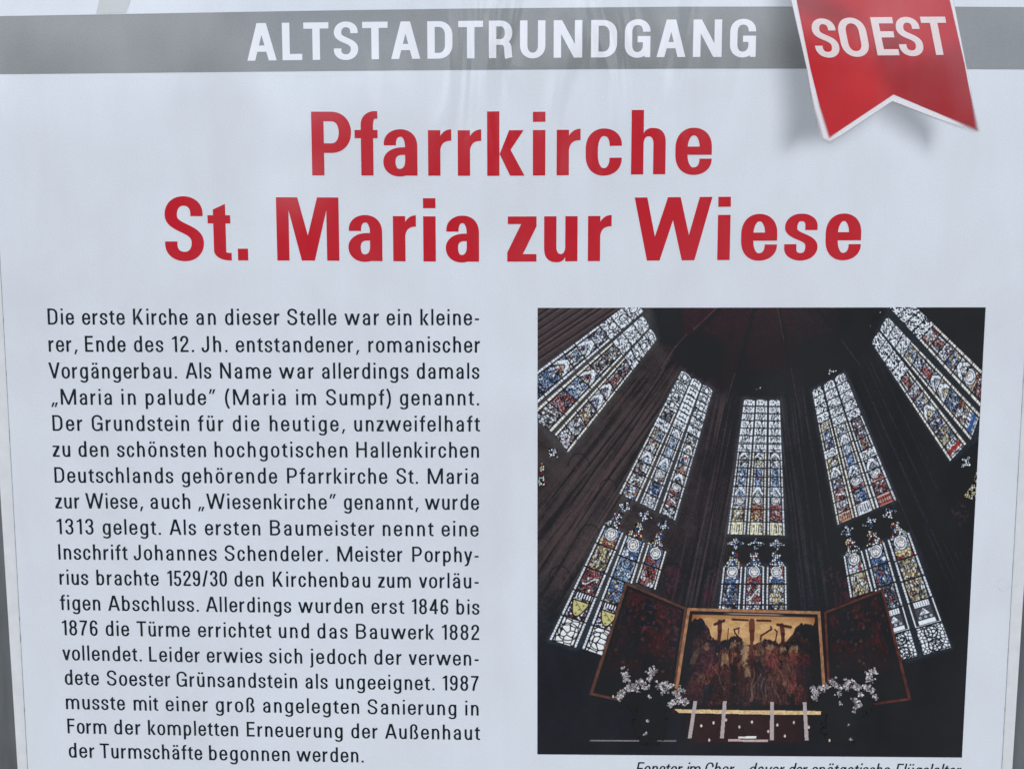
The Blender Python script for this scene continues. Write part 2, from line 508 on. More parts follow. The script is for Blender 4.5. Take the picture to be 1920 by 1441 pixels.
REGW = dict(a=.47, b=.49, c=.46, d=.49, e=.50, f=.33, g=.49, h=.47, i=.13, j=.2, k=.50, l=.13, m=.80, n=.47, o=.51, p=.49, q=.49, r=.31, s=.46, t=.33,
            u=.47, v=.50, w=.78, x=.5, y=.50, z=.43, A=.69, B=.60, C=.60, D=.61, E=.50, F=.48, G=.63, H=.63, I=.135, J=.45, K=.62, L=.48, M=.80, N=.66, O=.65,
            P=.57, R=.6, S=.58, T=.60, U=.63, V=.66, W=1.0)
REGW.update({'1': .30, '2': .50, '3': .50, '4': .54, '5': .50, '6': .50, '7': .50, '8': .51, '9': .50, '0': .50, '.': .135, ',': .17, '-': .25, '(': .24, ')': .24,
             '/': .40, '„': .36, '“': .36, '–': .5, 'ß': .50, 'ä': .47, 'ö': .51, 'ü': .47, ' ': .28})
SB = dict(k=.035, A=.02, V=.02, W=.02, T=.03, v=.02, w=.02, y=.02, f=.03, t=.035, r=.06, z=.04, s=.045, e=.05, c=.05, o=.05)

def glyph(ch, w, wv, wh, xh=.715, asc=1.01, desc=-.265):
    if ch.islower(): wh = wh * (.80 if wv > .17 else .93)
    p = Pen(wv, wh)
    base = {'ä': 'a', 'ö': 'o', 'ü': 'u'}.get(ch, ch)
    os_ = .014
    xl, xr, cx = wv / 2, w - wv / 2, w / 2
    def set_(y0, y1):
        return y0 - os_ + wh / 2, y1 + os_ - wh / 2
    b, t = set_(0, xh)
    B, T = set_(0, 1.0)
    rl = (t - b) * .42          # quarter height of lower case rounds
    rc = (T - B) * .31
    dh = wh * 1.08
    if base in 'bdpqg':
        p.ring(w, -os_, xh + os_, rl)
    if base == 'a':
        m = xh * .63 - wh / 2
        p.path((xl + .01, xh * .665), ('L', xl + .01, xh * .70), ('v', cx, t), ('h', xr - .015, t - rl * .8), ('L', xr - .015, 0), wv=wv)
        p.path((xr, m), ('L', cx + .02, m - .006), ('h', xl, m - (m - b) * .5), ('v', cx - .02, b), ('h', xr - .015, b + (m - b) * .55))
    elif base == 'b':
        p.rect(0, 0, wv, asc)
    elif base == 'c':
        e1, e2 = xh * .635, xh * .375
        p.path((xr, e1), ('L', xr, max(t - rl * .85, e1 + .01)), ('v', cx, t), ('h', xl, t - rl), ('L', xl, b + rl), ('v', cx, b), ('h', xr, min(b + rl * .85, e2 - .01)), ('L', xr, e2))
    elif base == 'd':
        p.rect(w - wv, 0, w, asc)
    elif base == 'e':
        m = xh * .515
        p.path((xr, xh * .34), ('L', xr, min(b + rl * .75, xh * .34 - .012)), ('v', cx, b), ('h', xl, b + rl), ('L', xl, t - rl), ('v', cx, t), ('h', xr, t - rl * .95), ('L', xr, m - dh / 2))
        p.rect(xl, m - dh / 2, xr, m + dh / 2)
    elif base == 'f':
        xs = w * .27 + wv / 2
        p.path((w, asc - wh / 2), ('L', w - .04, asc - wh / 2), ('h', xs, asc - wh / 2 - .16), ('L', xs, 0))
        p.rect(0, xh - dh * 1.0, w, xh)
    elif base == 'g':
        p.path((xr, xh), ('L', xr, desc + wh / 2 + .17), ('v', cx, desc + wh / 2), ('h', xl + .005, desc + wh / 2 + .09), ('L', xl + .005, desc + wh / 2 + .10))
    elif base == 'h':
        p.rect(0, 0, wv, asc)
        if wv > .17: p.arch(0, w, xh)
        else: p.path((xl, t - rl * .95), ('v', cx + wv * .12, t), ('h', xr, t - rl), ('L', xr, 0))
    elif base == 'i':
        p.rect(0, 0, w, xh)
        p.rect(0, 1.0 - max(wv * .8, .12), w, 1.0)
    elif base == 'j':
        p.rect(w - wv, 1.0 - max(wv * .8, .12), w, 1.0)
        p.path((xr, xh), ('L', xr, desc + .12), ('v', 0, desc + wh / 2))
    elif base == 'k':
        p.rect(0, 0, wv, asc)
        ym = xh * .55
        wd = wv * 1.18
        p.poly((wv, ym - .06), (w - .015 - wd, xh), (w - .015, xh), (wv, ym - .06 - (xh - ym) * 0 - wd * 1.05) if False else (wv + wd * .55, ym - .06))
        p.poly((wv + .002, ym - .05), (w - wd, 0), (w, 0), (wv + wd * .72, ym + .035))
    elif base == 'l':
        p.rect(0, 0, w, asc)
    elif base == 'm':
        xm = w / 2
        p.rect(0, 0, wv, xh)
        p.path((xl, t - rl * .95), ('v', (xl + xm) / 2 + wv * .1, t), ('h', xm, t - rl), ('L', xm, 0))
        p.path((xm, t - rl * .95), ('v', (xr + xm) / 2 + wv * .1, t), ('h', xr, t - rl), ('L', xr, 0))
    elif base == 'n':
        p.rect(0, 0, wv, xh)
        p.path((xl, t - rl * .95), ('v', cx + wv * .12, t), ('h', xr, t - rl), ('L', xr, 0))
    elif base == 'o':
        p.ring(w, -os_, xh + os_, rl)
    elif base == 'p':
        p.rect(0, desc, wv, xh)
    elif base == 'r':
        p.rect(0, 0, wv, xh)
        e0 = .77 if wv > .17 else .82
        o = cub((wv * .98, xh * .865), (wv + (w - wv) * .22, xh * .965), (wv + (w - wv) * .55, xh + os_), (w, xh + os_), 12)
        i_ = cub((wv * .98, xh * .50), (wv, xh * (e0 - .06)), (wv + (w - wv) * .38, xh * e0), (w, xh * e0), 12)
        o = np.vstack([[(wv * .98, xh * .865)], o]); i_ = np.vstack([[(wv * .98, xh * .50)], i_])
        for k in range(len(o) - 1):
            p.poly(tuple(i_[k]), tuple(i_[k + 1]), tuple(o[k + 1]), tuple(o[k]))
    elif base in ('s', 'S'):
        tt, bb, hh = (t, b, xh) if base == 's' else (T, B, 1.0)
        r1 = (tt - bb) * .255
        p.path((xr - .008, hh * (.655 if base == 's' else .70)), ('L', xr - .008, tt - r1 * .85), ('v', cx, tt), ('h', xl + .006, tt - r1),
               ('C', xl + .006, tt - r1 - hh * .22, xr, bb + r1 + hh * .24, xr, bb + r1), ('v', cx, bb), ('h', xl, bb + r1 * .85), ('L', xl, hh * (.345 if base == 's' else .30)))
    elif base == 't':
        xs = w * .24 + wv / 2
        p.poly((xs - wv / 2, xh * .6), (xs + wv / 2, xh * .6), (xs + wv / 2, .895), (xs - wv / 2, .805))
        p.path((xs, xh * .7), ('L', xs, wh / 2 + .10), ('v', w - .03, wh / 2), ('L', w, wh / 2))
        p.rect(0, xh - dh, w * .98, xh)
    elif base == 'u':
        p.rect(w - wv, 0, w, xh)
        if wv > .17: p.arch(0, w, xh, lambda a, c_: (w - a, xh - c_))
        else: p.path((xl, xh), ('L', xl, b + rl), ('v', cx - wv * .12, b), ('h', xr, b + rl * .95))
    elif base == 'v':
        wd = wv * 1.04; hf = wd * .56
        p.diag(wd / 2, xh, w / 2, 0, wd); p.diag(w - wd / 2, xh, w / 2, 0, wd)
    elif base == 'w':
        wd = wv * 1.02
        a1, a2 = w * .285, w * .715
        for x0, x1 in ((wd / 2, a1), (w / 2, a1), (w / 2, a2), (w - wd / 2, a2)):
            p.diag(x0, xh, x1, 0, wd)
    elif base == 'y':
        wd = wv * 1.04
        p.diag(wd / 2, xh, w / 2 + .01, 0.0, wd)
        p.path((w - wd / 2 - (w / 2 - wd / 2) * .0, xh), ('L', w / 2 - .01, -.03), ('C', w / 2 - .05, desc + .09, w / 2 - .08, desc + wh / 2, w * .08, desc + wh / 2), wv=wd * .98)
    elif base == 'z':
        wd = wv * 1.25
        p.rect(0.01, xh - wh, w, xh); p.rect(0, 0, w, wh)
        p.poly((0, wh * .9), (0, wh * 1.2), (w - wd, xh - wh), (w, xh - wh * .9), (w, xh - wh * 1.3), (wd, wh * .9))
    elif base == 'ß':
        p.rect(0, 0, wv, .7)
        Ta = asc - wh / 2
        p.path((xl, .6), ('L', xl, Ta - .2), ('v', cx - .02, Ta), ('h', xr - .045, Ta - .18), ('L', xr - .045, .66), ('C', xr - .045, .60, xr - .16, .60, xr - .13, .50),
               ('C', xr - .10, .42, xr, .36, xr, .2), ('v', cx + .04, wh / 2 - os_), ('L', cx - .04, wh / 2 - os_))
    elif base == 'A':
        wd = wv * 1.06
        p.diag(wd / 2, 0, w / 2 - .02, 1, wd); p.diag(w - wd / 2, 0, w / 2 + .02, 1, wd)
        p.rect(w * .2, .235, w * .8, .235 + dh)
    elif base == 'B':
        p.rect(0, 0, wv, 1)
        m = .52
        p.path((0, 1 - wh / 2), ('L', w * .5, 1 - wh / 2), ('h', xr - .02, (1 - wh / 2 + m) / 2), ('v', w * .5, m), ('L', 0, m))
        p.path((w * .4, m), ('L', w * .52, m), ('h', xr, (wh / 2 + m) / 2), ('v', w * .52, wh / 2), ('L', 0, wh / 2))
    elif base == 'C':
        p.path((xr, .66), ('L', xr, T - rc), ('v', cx, T), ('h', xl, T - rc), ('L', xl, B + rc), ('v', cx, B), ('h', xr, B + rc), ('L', xr, .35))
    elif base == 'D':
        p.rect(0, 0, wv, 1)
        p.path((0, 1 - wh / 2), ('L', w * .45, 1 - wh / 2), ('h', xr, 1 - wh / 2 - .30), ('L', xr, wh / 2 + .30), ('v', w * .45, wh / 2), ('L', 0, wh / 2))
    elif base in 'EF':
        p.rect(0, 0, wv, 1); p.rect(wv / 2, 1 - dh, w, 1); p.rect(wv / 2, .47, w * .93, .47 + dh)
        if base == 'E': p.rect(wv / 2, 0, w, dh)
    elif base == 'G':
        p.path((xr, .68), ('L', xr, T - rc * .9), ('v', cx, T), ('h', xl, T - rc), ('L', xl, B + rc), ('v', cx - .01, B), ('h', xr, B + rc), ('L', xr, .44))
        p.rect(cx, .40, w, .40 + dh); p.rect(w - wv * .75, 0, w, .3)
    elif base == 'H':
        p.rect(0, 0, wv, 1); p.rect(w - wv, 0, w, 1); p.rect(wv / 2, .47, w - wv / 2, .47 + dh)
    elif base == 'I':
        p.rect(0, 0, w, 1)
    elif base == 'J':
        p.path((xr, 1), ('L', xr, B + .24), ('v', w * .42, B), ('h', xl * .9, B + .2), ('L', xl * .9, B + .24))
    elif base == 'K':
        wd = wv * 1.18
        p.rect(0, 0, wv, 1)
        p.poly((wv, .40), (w - .03 - wd, 1), (w - .03, 1), (wv, .40 - .0 - wd * .9))
        p.poly((wv + wd * .25, .50), (w - wd, 0), (w, 0), (wv + wd * 1.02, .66))
    elif base == 'L':
        p.rect(0, 0, wv, 1); p.rect(wv / 2, 0, w, dh)
    elif base == 'M':
        wd = wv * .98
        p.rect(0, 0, wv, 1); p.rect(w - wv, 0, w, 1)
        p.poly((.147 * w, 1), (.342 * w, 1), (.605 * w, 0), (.395 * w, 0)) if wv > .17 else p.poly((0.002, 1), (wv * 1.15, 1), (w / 2 + wd * .5, 0), (w / 2 - wd * .5, 0))
        p.poly((.853 * w, 1), (.605 * w, 0), (.395 * w, 0), (.658 * w, 1)) if wv > .17 else p.poly((w - .002, 1), (w / 2 + wd * .5, 0), (w / 2 - wd * .5, 0), (w - wv * 1.15, 1))
    elif base == 'N':
        p.rect(0, 0, wv, 1); p.rect(w - wv, 0, w, 1)
        p.poly((0, 1), (wv * 1.12, 1), (w, 0), (w - wv * 1.12, 0))
    elif base == 'O' or base == '0':
        p.ring(w, -os_, 1 + os_, rc * 1.1)
    elif base in 'PR':
        p.rect(0, 0, wv, 1)
        m = .43
        p.path((0, 1 - wh / 2), ('L', w * .5, 1 - wh / 2), ('h', xr, (1 - wh / 2 + m) / 2), ('v', w * .5, m), ('L', 0, m))
        if base == 'R':
            p.path((w * .5, m), ('L', w * .52, m), ('h', xr - .02, .26), ('L', xr - .005, .05), ('L', xr + .01, 0))
    elif base == 'T':
        p.rect(0, 1 - dh, w, 1); p.rect(cx - wv / 2, 0, cx + wv / 2, 1)
    elif base == 'U':
        p.path((xl, 1), ('L', xl, B + rc), ('v', cx, B), ('h', xr, B + rc), ('L', xr, 1))
    elif base == 'V':
        wd = wv * 1.06
        p.diag(wd / 2, 1, w / 2, 0, wd * 1.0); p.diag(w - wd / 2, 1, w / 2, 0, wd)
    elif base == 'W':
        wd = wv * 1.03
        a1, a2 = w * .265, w * .70 if wv > .17 else w * .735
        if wv > .17: a1, a2 = w * .25, w * .70
        mid = w * .51 if wv > .17 else w * .5
        for x0, x1 in ((wd / 2, a1), (mid, a1), (mid, a2), (w - wd / 2, a2)):
            p.diag(x0, 1, x1, 0, wd)
    elif base == '1':
        p.rect(w - wv, 0, w, 1)
        p.poly((0, .77), (w - wv * .6, .84), (w - wv * .5, 1), (w - wv, 1), (w - wv - .04, .93), (0, .88))
    elif base == '2':
        p.path((xl, .66), ('L', xl, T - rc * .75), ('v', cx, T), ('h', xr, T - rc * .75), ('C', xr, .48, xl + .02, .36, xl + .01, wh * .6))
        p.rect(0, 0, w, dh)
    elif base == '3':
        m = .53
        p.path((xl, .72), ('L', xl, T - .2), ('v', cx, T), ('h', xr - .015, (T + m) / 2), ('v', cx - .03, m))
        p.path((cx - .05, m), ('L', cx - .02, m), ('h', xr, (B + m) / 2), ('v', cx, B), ('h', xl, B + .2), ('L', xl, .28))
    elif base == '4':
        wd = wv
        p.rect(w - wv - .09, 0, w - .09, 1); p.rect(0, .22, w, .22 + wh)
        p.poly((0, .22 + wh * .5), (0, .22 + wh), (w - wv - .09, 1), (w - .09, 1), (w - .09, .92), (wv * .9, .22 + wh * .5))
    elif base == '5':
        p.rect(.05, 1 - dh, w - .03, 1)
        p.poly((.05, 1), (.05 + wv * .9, 1), (wv * .9 + .02, .46), (.02, .46))
        m = .62 - wh / 2
        p.path((xl, .47), ('C', xl + .05, m, cx - .05, m, cx, m), ('h', xr, (m + B) / 2 + .02), ('v', cx, B), ('h', xl, B + .17), ('L', xl, .26))
    elif base in '69':
        q = Pen(wv, wh)
        m = .62 - wh / 2
        q.path((xr - .01, .74), ('L', xr - .01, T - .16), ('v', cx, T), ('h', xl, T - rc), ('L', xl, B + .24), ('v', cx, B), ('h', xr, (B + m) / 2), ('v', cx, m), ('h', xl, (B + m) / 2))
        p.polys = q.polys if base == '6' else [[(w - x, 1 - y) for x, y in pl] for pl in q.polys]
    elif base == '7':
        p.rect(0, 1 - dh, w, 1)
        p.path((xr - .005, 1 - dh * .9), ('C', xr - .1, .66, w * .36, .4, w * .33, 0))
    elif base == '8':
        m = .53
        p.path((cx, m), ('h', xl + .015, (T + m) / 2), ('v', cx, T), ('h', xr - .015, (T + m) / 2), ('v', cx, m))
        p.path((cx, m), ('h', xl, (B + m) / 2), ('v', cx, B), ('h', xr, (B + m) / 2), ('v', cx, m))
    elif base == '.':
        p.rect(0, 0, w, max(.135, wv * .95))
    elif base in ',„“':
        def comma(x, y):
            p.poly((x + .05, y + .145), (x + .05 + wv * .95, y + .145), (x + wv * .45, y - .155), (x - .03, y - .155))
        if base == ',': comma(.02, 0)
        elif base == '„': comma(.02, 0); comma(.22, 0)
        else: comma(.02, 1 - .15); comma(.22, 1 - .15)
    elif base in '-–':
        p.rect(0, .31, w, .31 + wh)
    elif base in '()':
        q = Pen(wv * .95, wh)
        q.path((w - wv * .1, 1.03), ('C', -.04 + wv * .2, .72, -.04 + wv * .2, .08, w - wv * .1, -.22))
        p.polys = q.polys if base == '(' else [[(w - x, y) for x, y in pl] for pl in q.polys]
    elif base == '/':
        p.diag(wv / 2, -.03, w - wv / 2, 1.03, wv)
    if ch in 'äöü':
        dw = wv * .95
        for x in (w * .5 - .10 - dw / 2, w * .5 + .10 - dw / 2):
            p.rect(x, .86, x + dw, .86 + max(.125, dw * .8))
    return p.polys

_GC = {}
def glyph_tris(ch, w, wv, wh):
    key = (ch, round(w, 3), wv, wh)
    if key in _GC: return _GC[key]
    polys = glyph(ch, w, wv, wh)
    vs, fs = [], []
    for pl in polys:
        ar = sum(pl[i][0] * pl[(i + 1) % len(pl)][1] - pl[(i + 1) % len(pl)][0] * pl[i][1] for i in range(len(pl)))
        if abs(ar) < 1e-9: continue
        if ar < 0: pl = pl[::-1]
        fs.append(list(range(len(vs), len(vs) + len(pl))))
        vs += [Vector((float(x), float(y))) for x, y in pl]
    r = delaunay_2d_cdt(vs, [], fs, 1, 1e-5, True)
    V = [(v.x, v.y) for v in r[0]]
    F = [f for f, src in zip(r[2], r[5]) if len(src)]
    _GC[key] = (V, F)
    return V, F

def text_object(name, runs, mat, parent, layer, wv, wh, cap_m, slant=0.0, wscale=1.0):
    """runs: (text, x0, y0, x1, y1[, boxes]) - ink start and end of a word on its baseline, in photo px"""
    verts, faces = [], []
    for run in runs:
        txt, x0, y0, x1, y1 = run[:5]
        boxes = run[5] if len(run) > 5 else None
        A = np.array(P(x0, y0)); B_ = np.array(P(x1, y1))
        Lm = np.hypot(*(B_ - A)) / cap_m
        dirx = (B_ - A) / np.hypot(*(B_ - A))
        ws, pos = [], []
        if boxes:
            for bx0, bx1 in boxes:
                pos.append((bx0 - x0) / (x1 - x0) * Lm); ws.append((bx1 - bx0) / (x1 - x0) * Lm)
        else:
            ws = [REGW[c] * wscale for c in txt]
            sb = [SB.get(c, .085) for c in txt]
            x = 0
            for i in range(len(txt)):
                pos.append(x)
                if i + 1 < len(txt): x += ws[i] + sb[i] + sb[i + 1]
            nat = pos[-1] + ws[-1]
            ext = Lm - nat
            # spread the difference over spacing and a little over width
            kx = 1 + max(-.06, min(.06, ext / nat * .45))
            ws = [a * kx for a in ws]; pos = [a * kx for a in pos]
            nat *= kx
            n = max(1, len(txt) - 1)
            if len(txt) == 1: pass
            else: pos = [a + (Lm - nat) * i / n for i, a in enumerate(pos)]
        for c, w, x in zip(txt, ws, pos):
            if c == ' ': continue
            V, F = glyph_tris(c, w, wv, wh)
            k = len(verts)
            for gx, gy in V:
                q = A + dirx * (x + gx + slant * gy) * cap_m
                verts.append((q[0], -layer * LY, q[1] + gy * cap_m))
            faces += [tuple(i + k for i in f) for f in F]
    me = mesh_raw(name, verts, faces); fix_front(me)
    return link_obj(name, me, parent, mat)

def capm(x, ytop, ybase):
    return P(x, ytop)[1] - P(x, ybase)[1]

def boxes_run(txt, boxes, y0, y1):
    return (txt, boxes[0][0], y0, boxes[-1][1], y1, boxes)

# header lettering (slices, because the sheet is not perfectly flat)
HB = [(464, 519), (530, 567), (570, 617), (626.5, 672), (680, 727.5), (733.5, 788), (801.5, 848.5), (859.5, 906), (916.7, 960.5), (975, 1022.5), (1038, 1091.5), (1108, 1156.7), (1171, 1219), (1230.7, 1285), (1299, 1352.7), (1368, 1416.5)]
HT = 'ALTSTADTRUNDGANG'
def hy(x): return np.interp(x, [464, 640, 960, 1280, 1416], [114.4, 112.2, 109.2, 107.4, 107.2])
text_object('header_lettering', [boxes_run(HT[i], [HB[i]], hy(HB[i][0]), hy(HB[i][1])) for i in range(16)], M_WHITE, band, 2, .205, .155, capm(900, 39.2, 109.5))

# ribbon lettering, sheared with the ribbon
SB_ = [(1532, 1577, 108), (1581, 1633, 106.5), (1645, 1686, 104.7), (1689, 1734, 105.2), (1738, 1785, 103.8)]
text_object('lettering', [boxes_run('SOEST'[i], [SB_[i][:2]], SB_[i][2], SB_[i][2] - .2) for i in range(5)], M_RIBTXT, ribbon, 6, .20, .15, capm(1640, 33.5, 105), slant=-.245)

# red title
T1 = [(585.5, 659.5), (666, 709), (719, 784.7), (803, 846.5), (858.5, 902.5), (913.5, 983.5), (999, 1022.3), (1043.5, 1088), (1097.7, 1165.5), (1183, 1247.3), (1265.5, 1333.8)]
def t1y(x): return np.interp(x, [585, 700, 930, 1060, 1225, 1334], [329, 329.2, 329.9, 328.8, 326.8, 326.4])
text_object('title_line', [boxes_run('Pfarrkirche'[i], [T1[i]], t1y(T1[i][0]), t1y(T1[i][1])) for i in range(11)], M_RED, board, 1, .197, .150, capm(950, 210.5, 330))
T2 = [('S', 310.8, 383.5), ('t', 391.5, 434.8), ('.', 446.5, 465.6), ('M', 520, 636.5), ('a', 653.8, 719), ('r', 737.5, 780.5), ('i', 794, 817.3), ('a', 836, 900),
      ('z', 951, 1005.8), ('u', 1020, 1082.5), ('r', 1102, 1146), ('W', 1188.5, 1333.5), ('i', 1344.5, 1368), ('e', 1388.5, 1456), ('s', 1469.5, 1532), ('e', 1546.5, 1613)]
def t2y(x): return np.interp(x, [310, 600, 700, 880, 1000, 1150, 1330, 1613], [488, 488.4, 489.5, 490.6, 490.4, 489.2, 487.6, 486.2])
text_object('title_line', [boxes_run(c, [(a, b)], t2y(a), t2y(b)) for c, a, b in T2], M_RED, board, 1, .197, .150, capm(950, 371, 489.5))

# body text: every word with the place its ink starts and ends
BODY = [
 ((608.3, 609.6), 'Die 90 139.3 erste 154.3 234.3 Kirche 250 352.3 an 368.3 405 dieser 422.3 524.3 Stelle 539 631 war 646 710.7 ein 725 771.7 kleine- 788.3 898.3'),
 ((659.2, 660.7), 'rer, 91.7 145 Ende 160 236 des 251.7 306.7 12. 323.3 364 Jh. 378.3 426.7 entstandener, 442.5 673 romanischer 690.7 900'),
 ((709, 709.9), 'Vorgängerbau. 91.7 332 Als 348.3 396.7 Name 413 509 war 523.3 588.3 allerdings 604 766 damals 781.7 899'),
 ((758.3, 759.5), '„Maria 96.7 210.7 in 228.3 255 palude“ 273.3 404 (Maria 422.7 536.5 im 555.5 592.7 Sumpf) 611.7 732.7 genannt. 750 898.3'),
 ((807.2, 808.6), 'Der 99 155 Grundstein 172.7 355 für 371.7 419.3 die 436.7 486.7 heutige, 506 646.7 unzweifelhaft 664.3 900'),
 ((855.8, 857.6), 'zu 99.3 132.3 den 147.7 204 schönsten 220 386.7 hochgotischen 402.7 651.7 Hallenkirchen 668.3 898.3'),
 ((904.3, 906.8), 'Deutschlands 102.7 325.3 gehörende 341.4 520 Pfarrkirche 538.5 726.4 St. 743.5 783.7 Maria 802 897.5'),
 ((952.5, 955.2), 'zur 104 149.3 Wiese, 160.8 268 auch 282.4 357.3 „Wiesenkirche“ 371.7 629.5 genannt, 645 784 wurde 796.7 898.3'),
 ((1000.6, 1005), '1313 107.3 176 gelegt. 193 302 Als 318 368 ersten 384.5 488.5 Baumeister 506.5 702 nennt 717.7 813 eine 828 897.5'),
 ((1048, 1053.4), 'Inschrift 110 239.7 Johannes 251 406.7 Schendeler. 421.7 615.3 Meister 632.7 754.5 Porphy- 773 897.5'),
 ((1095, 1102.3), 'rius 112 166 brachte 181.3 298 1529/30 314.5 426 den 440 494.5 Kirchenbau 512 694.5 zum 709 770.5 vorläu- 785.6 897.5'),
 ((1142.4, 1151.4), 'figen 113 188.7 Abschluss. 203 373 Allerdings 386.3 546.4 wurden 559.3 681 erst 696.5 758 1846 772.3 840.7 bis 855.8 899'),
 ((1189.5, 1199), '1876 117 183.6 die 198.7 242.7 Türme 257 356.3 errichtet 371.6 509 und 523 580 das 595.3 652 Bauwerk 667.8 814 1882 829 898.5'),
 ((1236.3, 1247), 'vollendet. 117.5 266 Leider 280 375 erwies 388 492 sich 505 567 jedoch 581.5 687 der 702 753 verwen- 766.3 897.5'),
 ((1281.8, 1294.2), 'dete 122 186 Soester 201 319.5 Grünsandstein 331.5 557.5 als 573 614.7 ungeeignet. 629.7 814.7 1987 830 897.5'),
 ((1327.6, 1340.6), 'musste 124 234.7 mit 251 297 einer 311 390 groß 405 477.6 angelegten 493.5 673.8 Sanierung 689.5 855.8 in 872.5 897.5'),
 ((1372.8, 1386.2), 'Form 127 200 der 214.7 263.8 kompletten 278 446.7 Erneuerung 463 642.7 der 658.8 708 Außenhaut 722 900'),
 ((1418, 1431.5), 'der 129.5 177.6 Turmschäfte 188 379.6 begonnen 392.3 543.5 werden. 556 682'),
]
CAPB = capm(500, 579.1, 609.3)
REGW.update(w=.93, W=1.13, M=.93, m=.85, A=.74, V=.70, B=.62, P=.60, S=.60, D=.60, G=.65, z=.42, v=.52, y=.52)
for (ya, yb), s in BODY:
    tk = s.split(' ')
    runs = []
    for i in range(0, len(tk), 3):
        a, b = float(tk[i + 1]), float(tk[i + 2])
        f = lambda x: ya + (yb - ya) * (min(max((x - 100) / 800, 0), 1)) ** .85
        runs.append((tk[i], a, f(a), b, f(b)))
    text_object('text_line', runs, M_BLACK, board, 1, .142, .112, CAPB)

CPY = 1452.5
text_object('caption', [(w, a, CPY + (a - 1197) * .006, b, CPY + (b - 1197) * .006) for w, a, b in
            (('Fenster', 1191, 1276), ('im', 1285.5, 1311), ('Chor', 1319, 1373), ('–', 1386, 1398), ('davor', 1402, 1467), ('der', 1476, 1510), ('spätgotische', 1519, 1666), ('Flügelaltar', 1677, 1798))],
            M_BLACK, board, 1, .125, .10, capm(1400, 1428.5, 1453.5), slant=.21)

# ------------------------------------------------------------------ the printed church photograph
PHQ = [(1008, 577), (1848, 576), (1803.5, 1419), (1007.5, 1413)]
PH = [(1008, 577), (1428, 575.3), (1848, 576), (1803.5, 1419), (1405, 1416.5), (1007.5, 1413)]
def in_photo(x, y): return in_poly(x, y, PH)

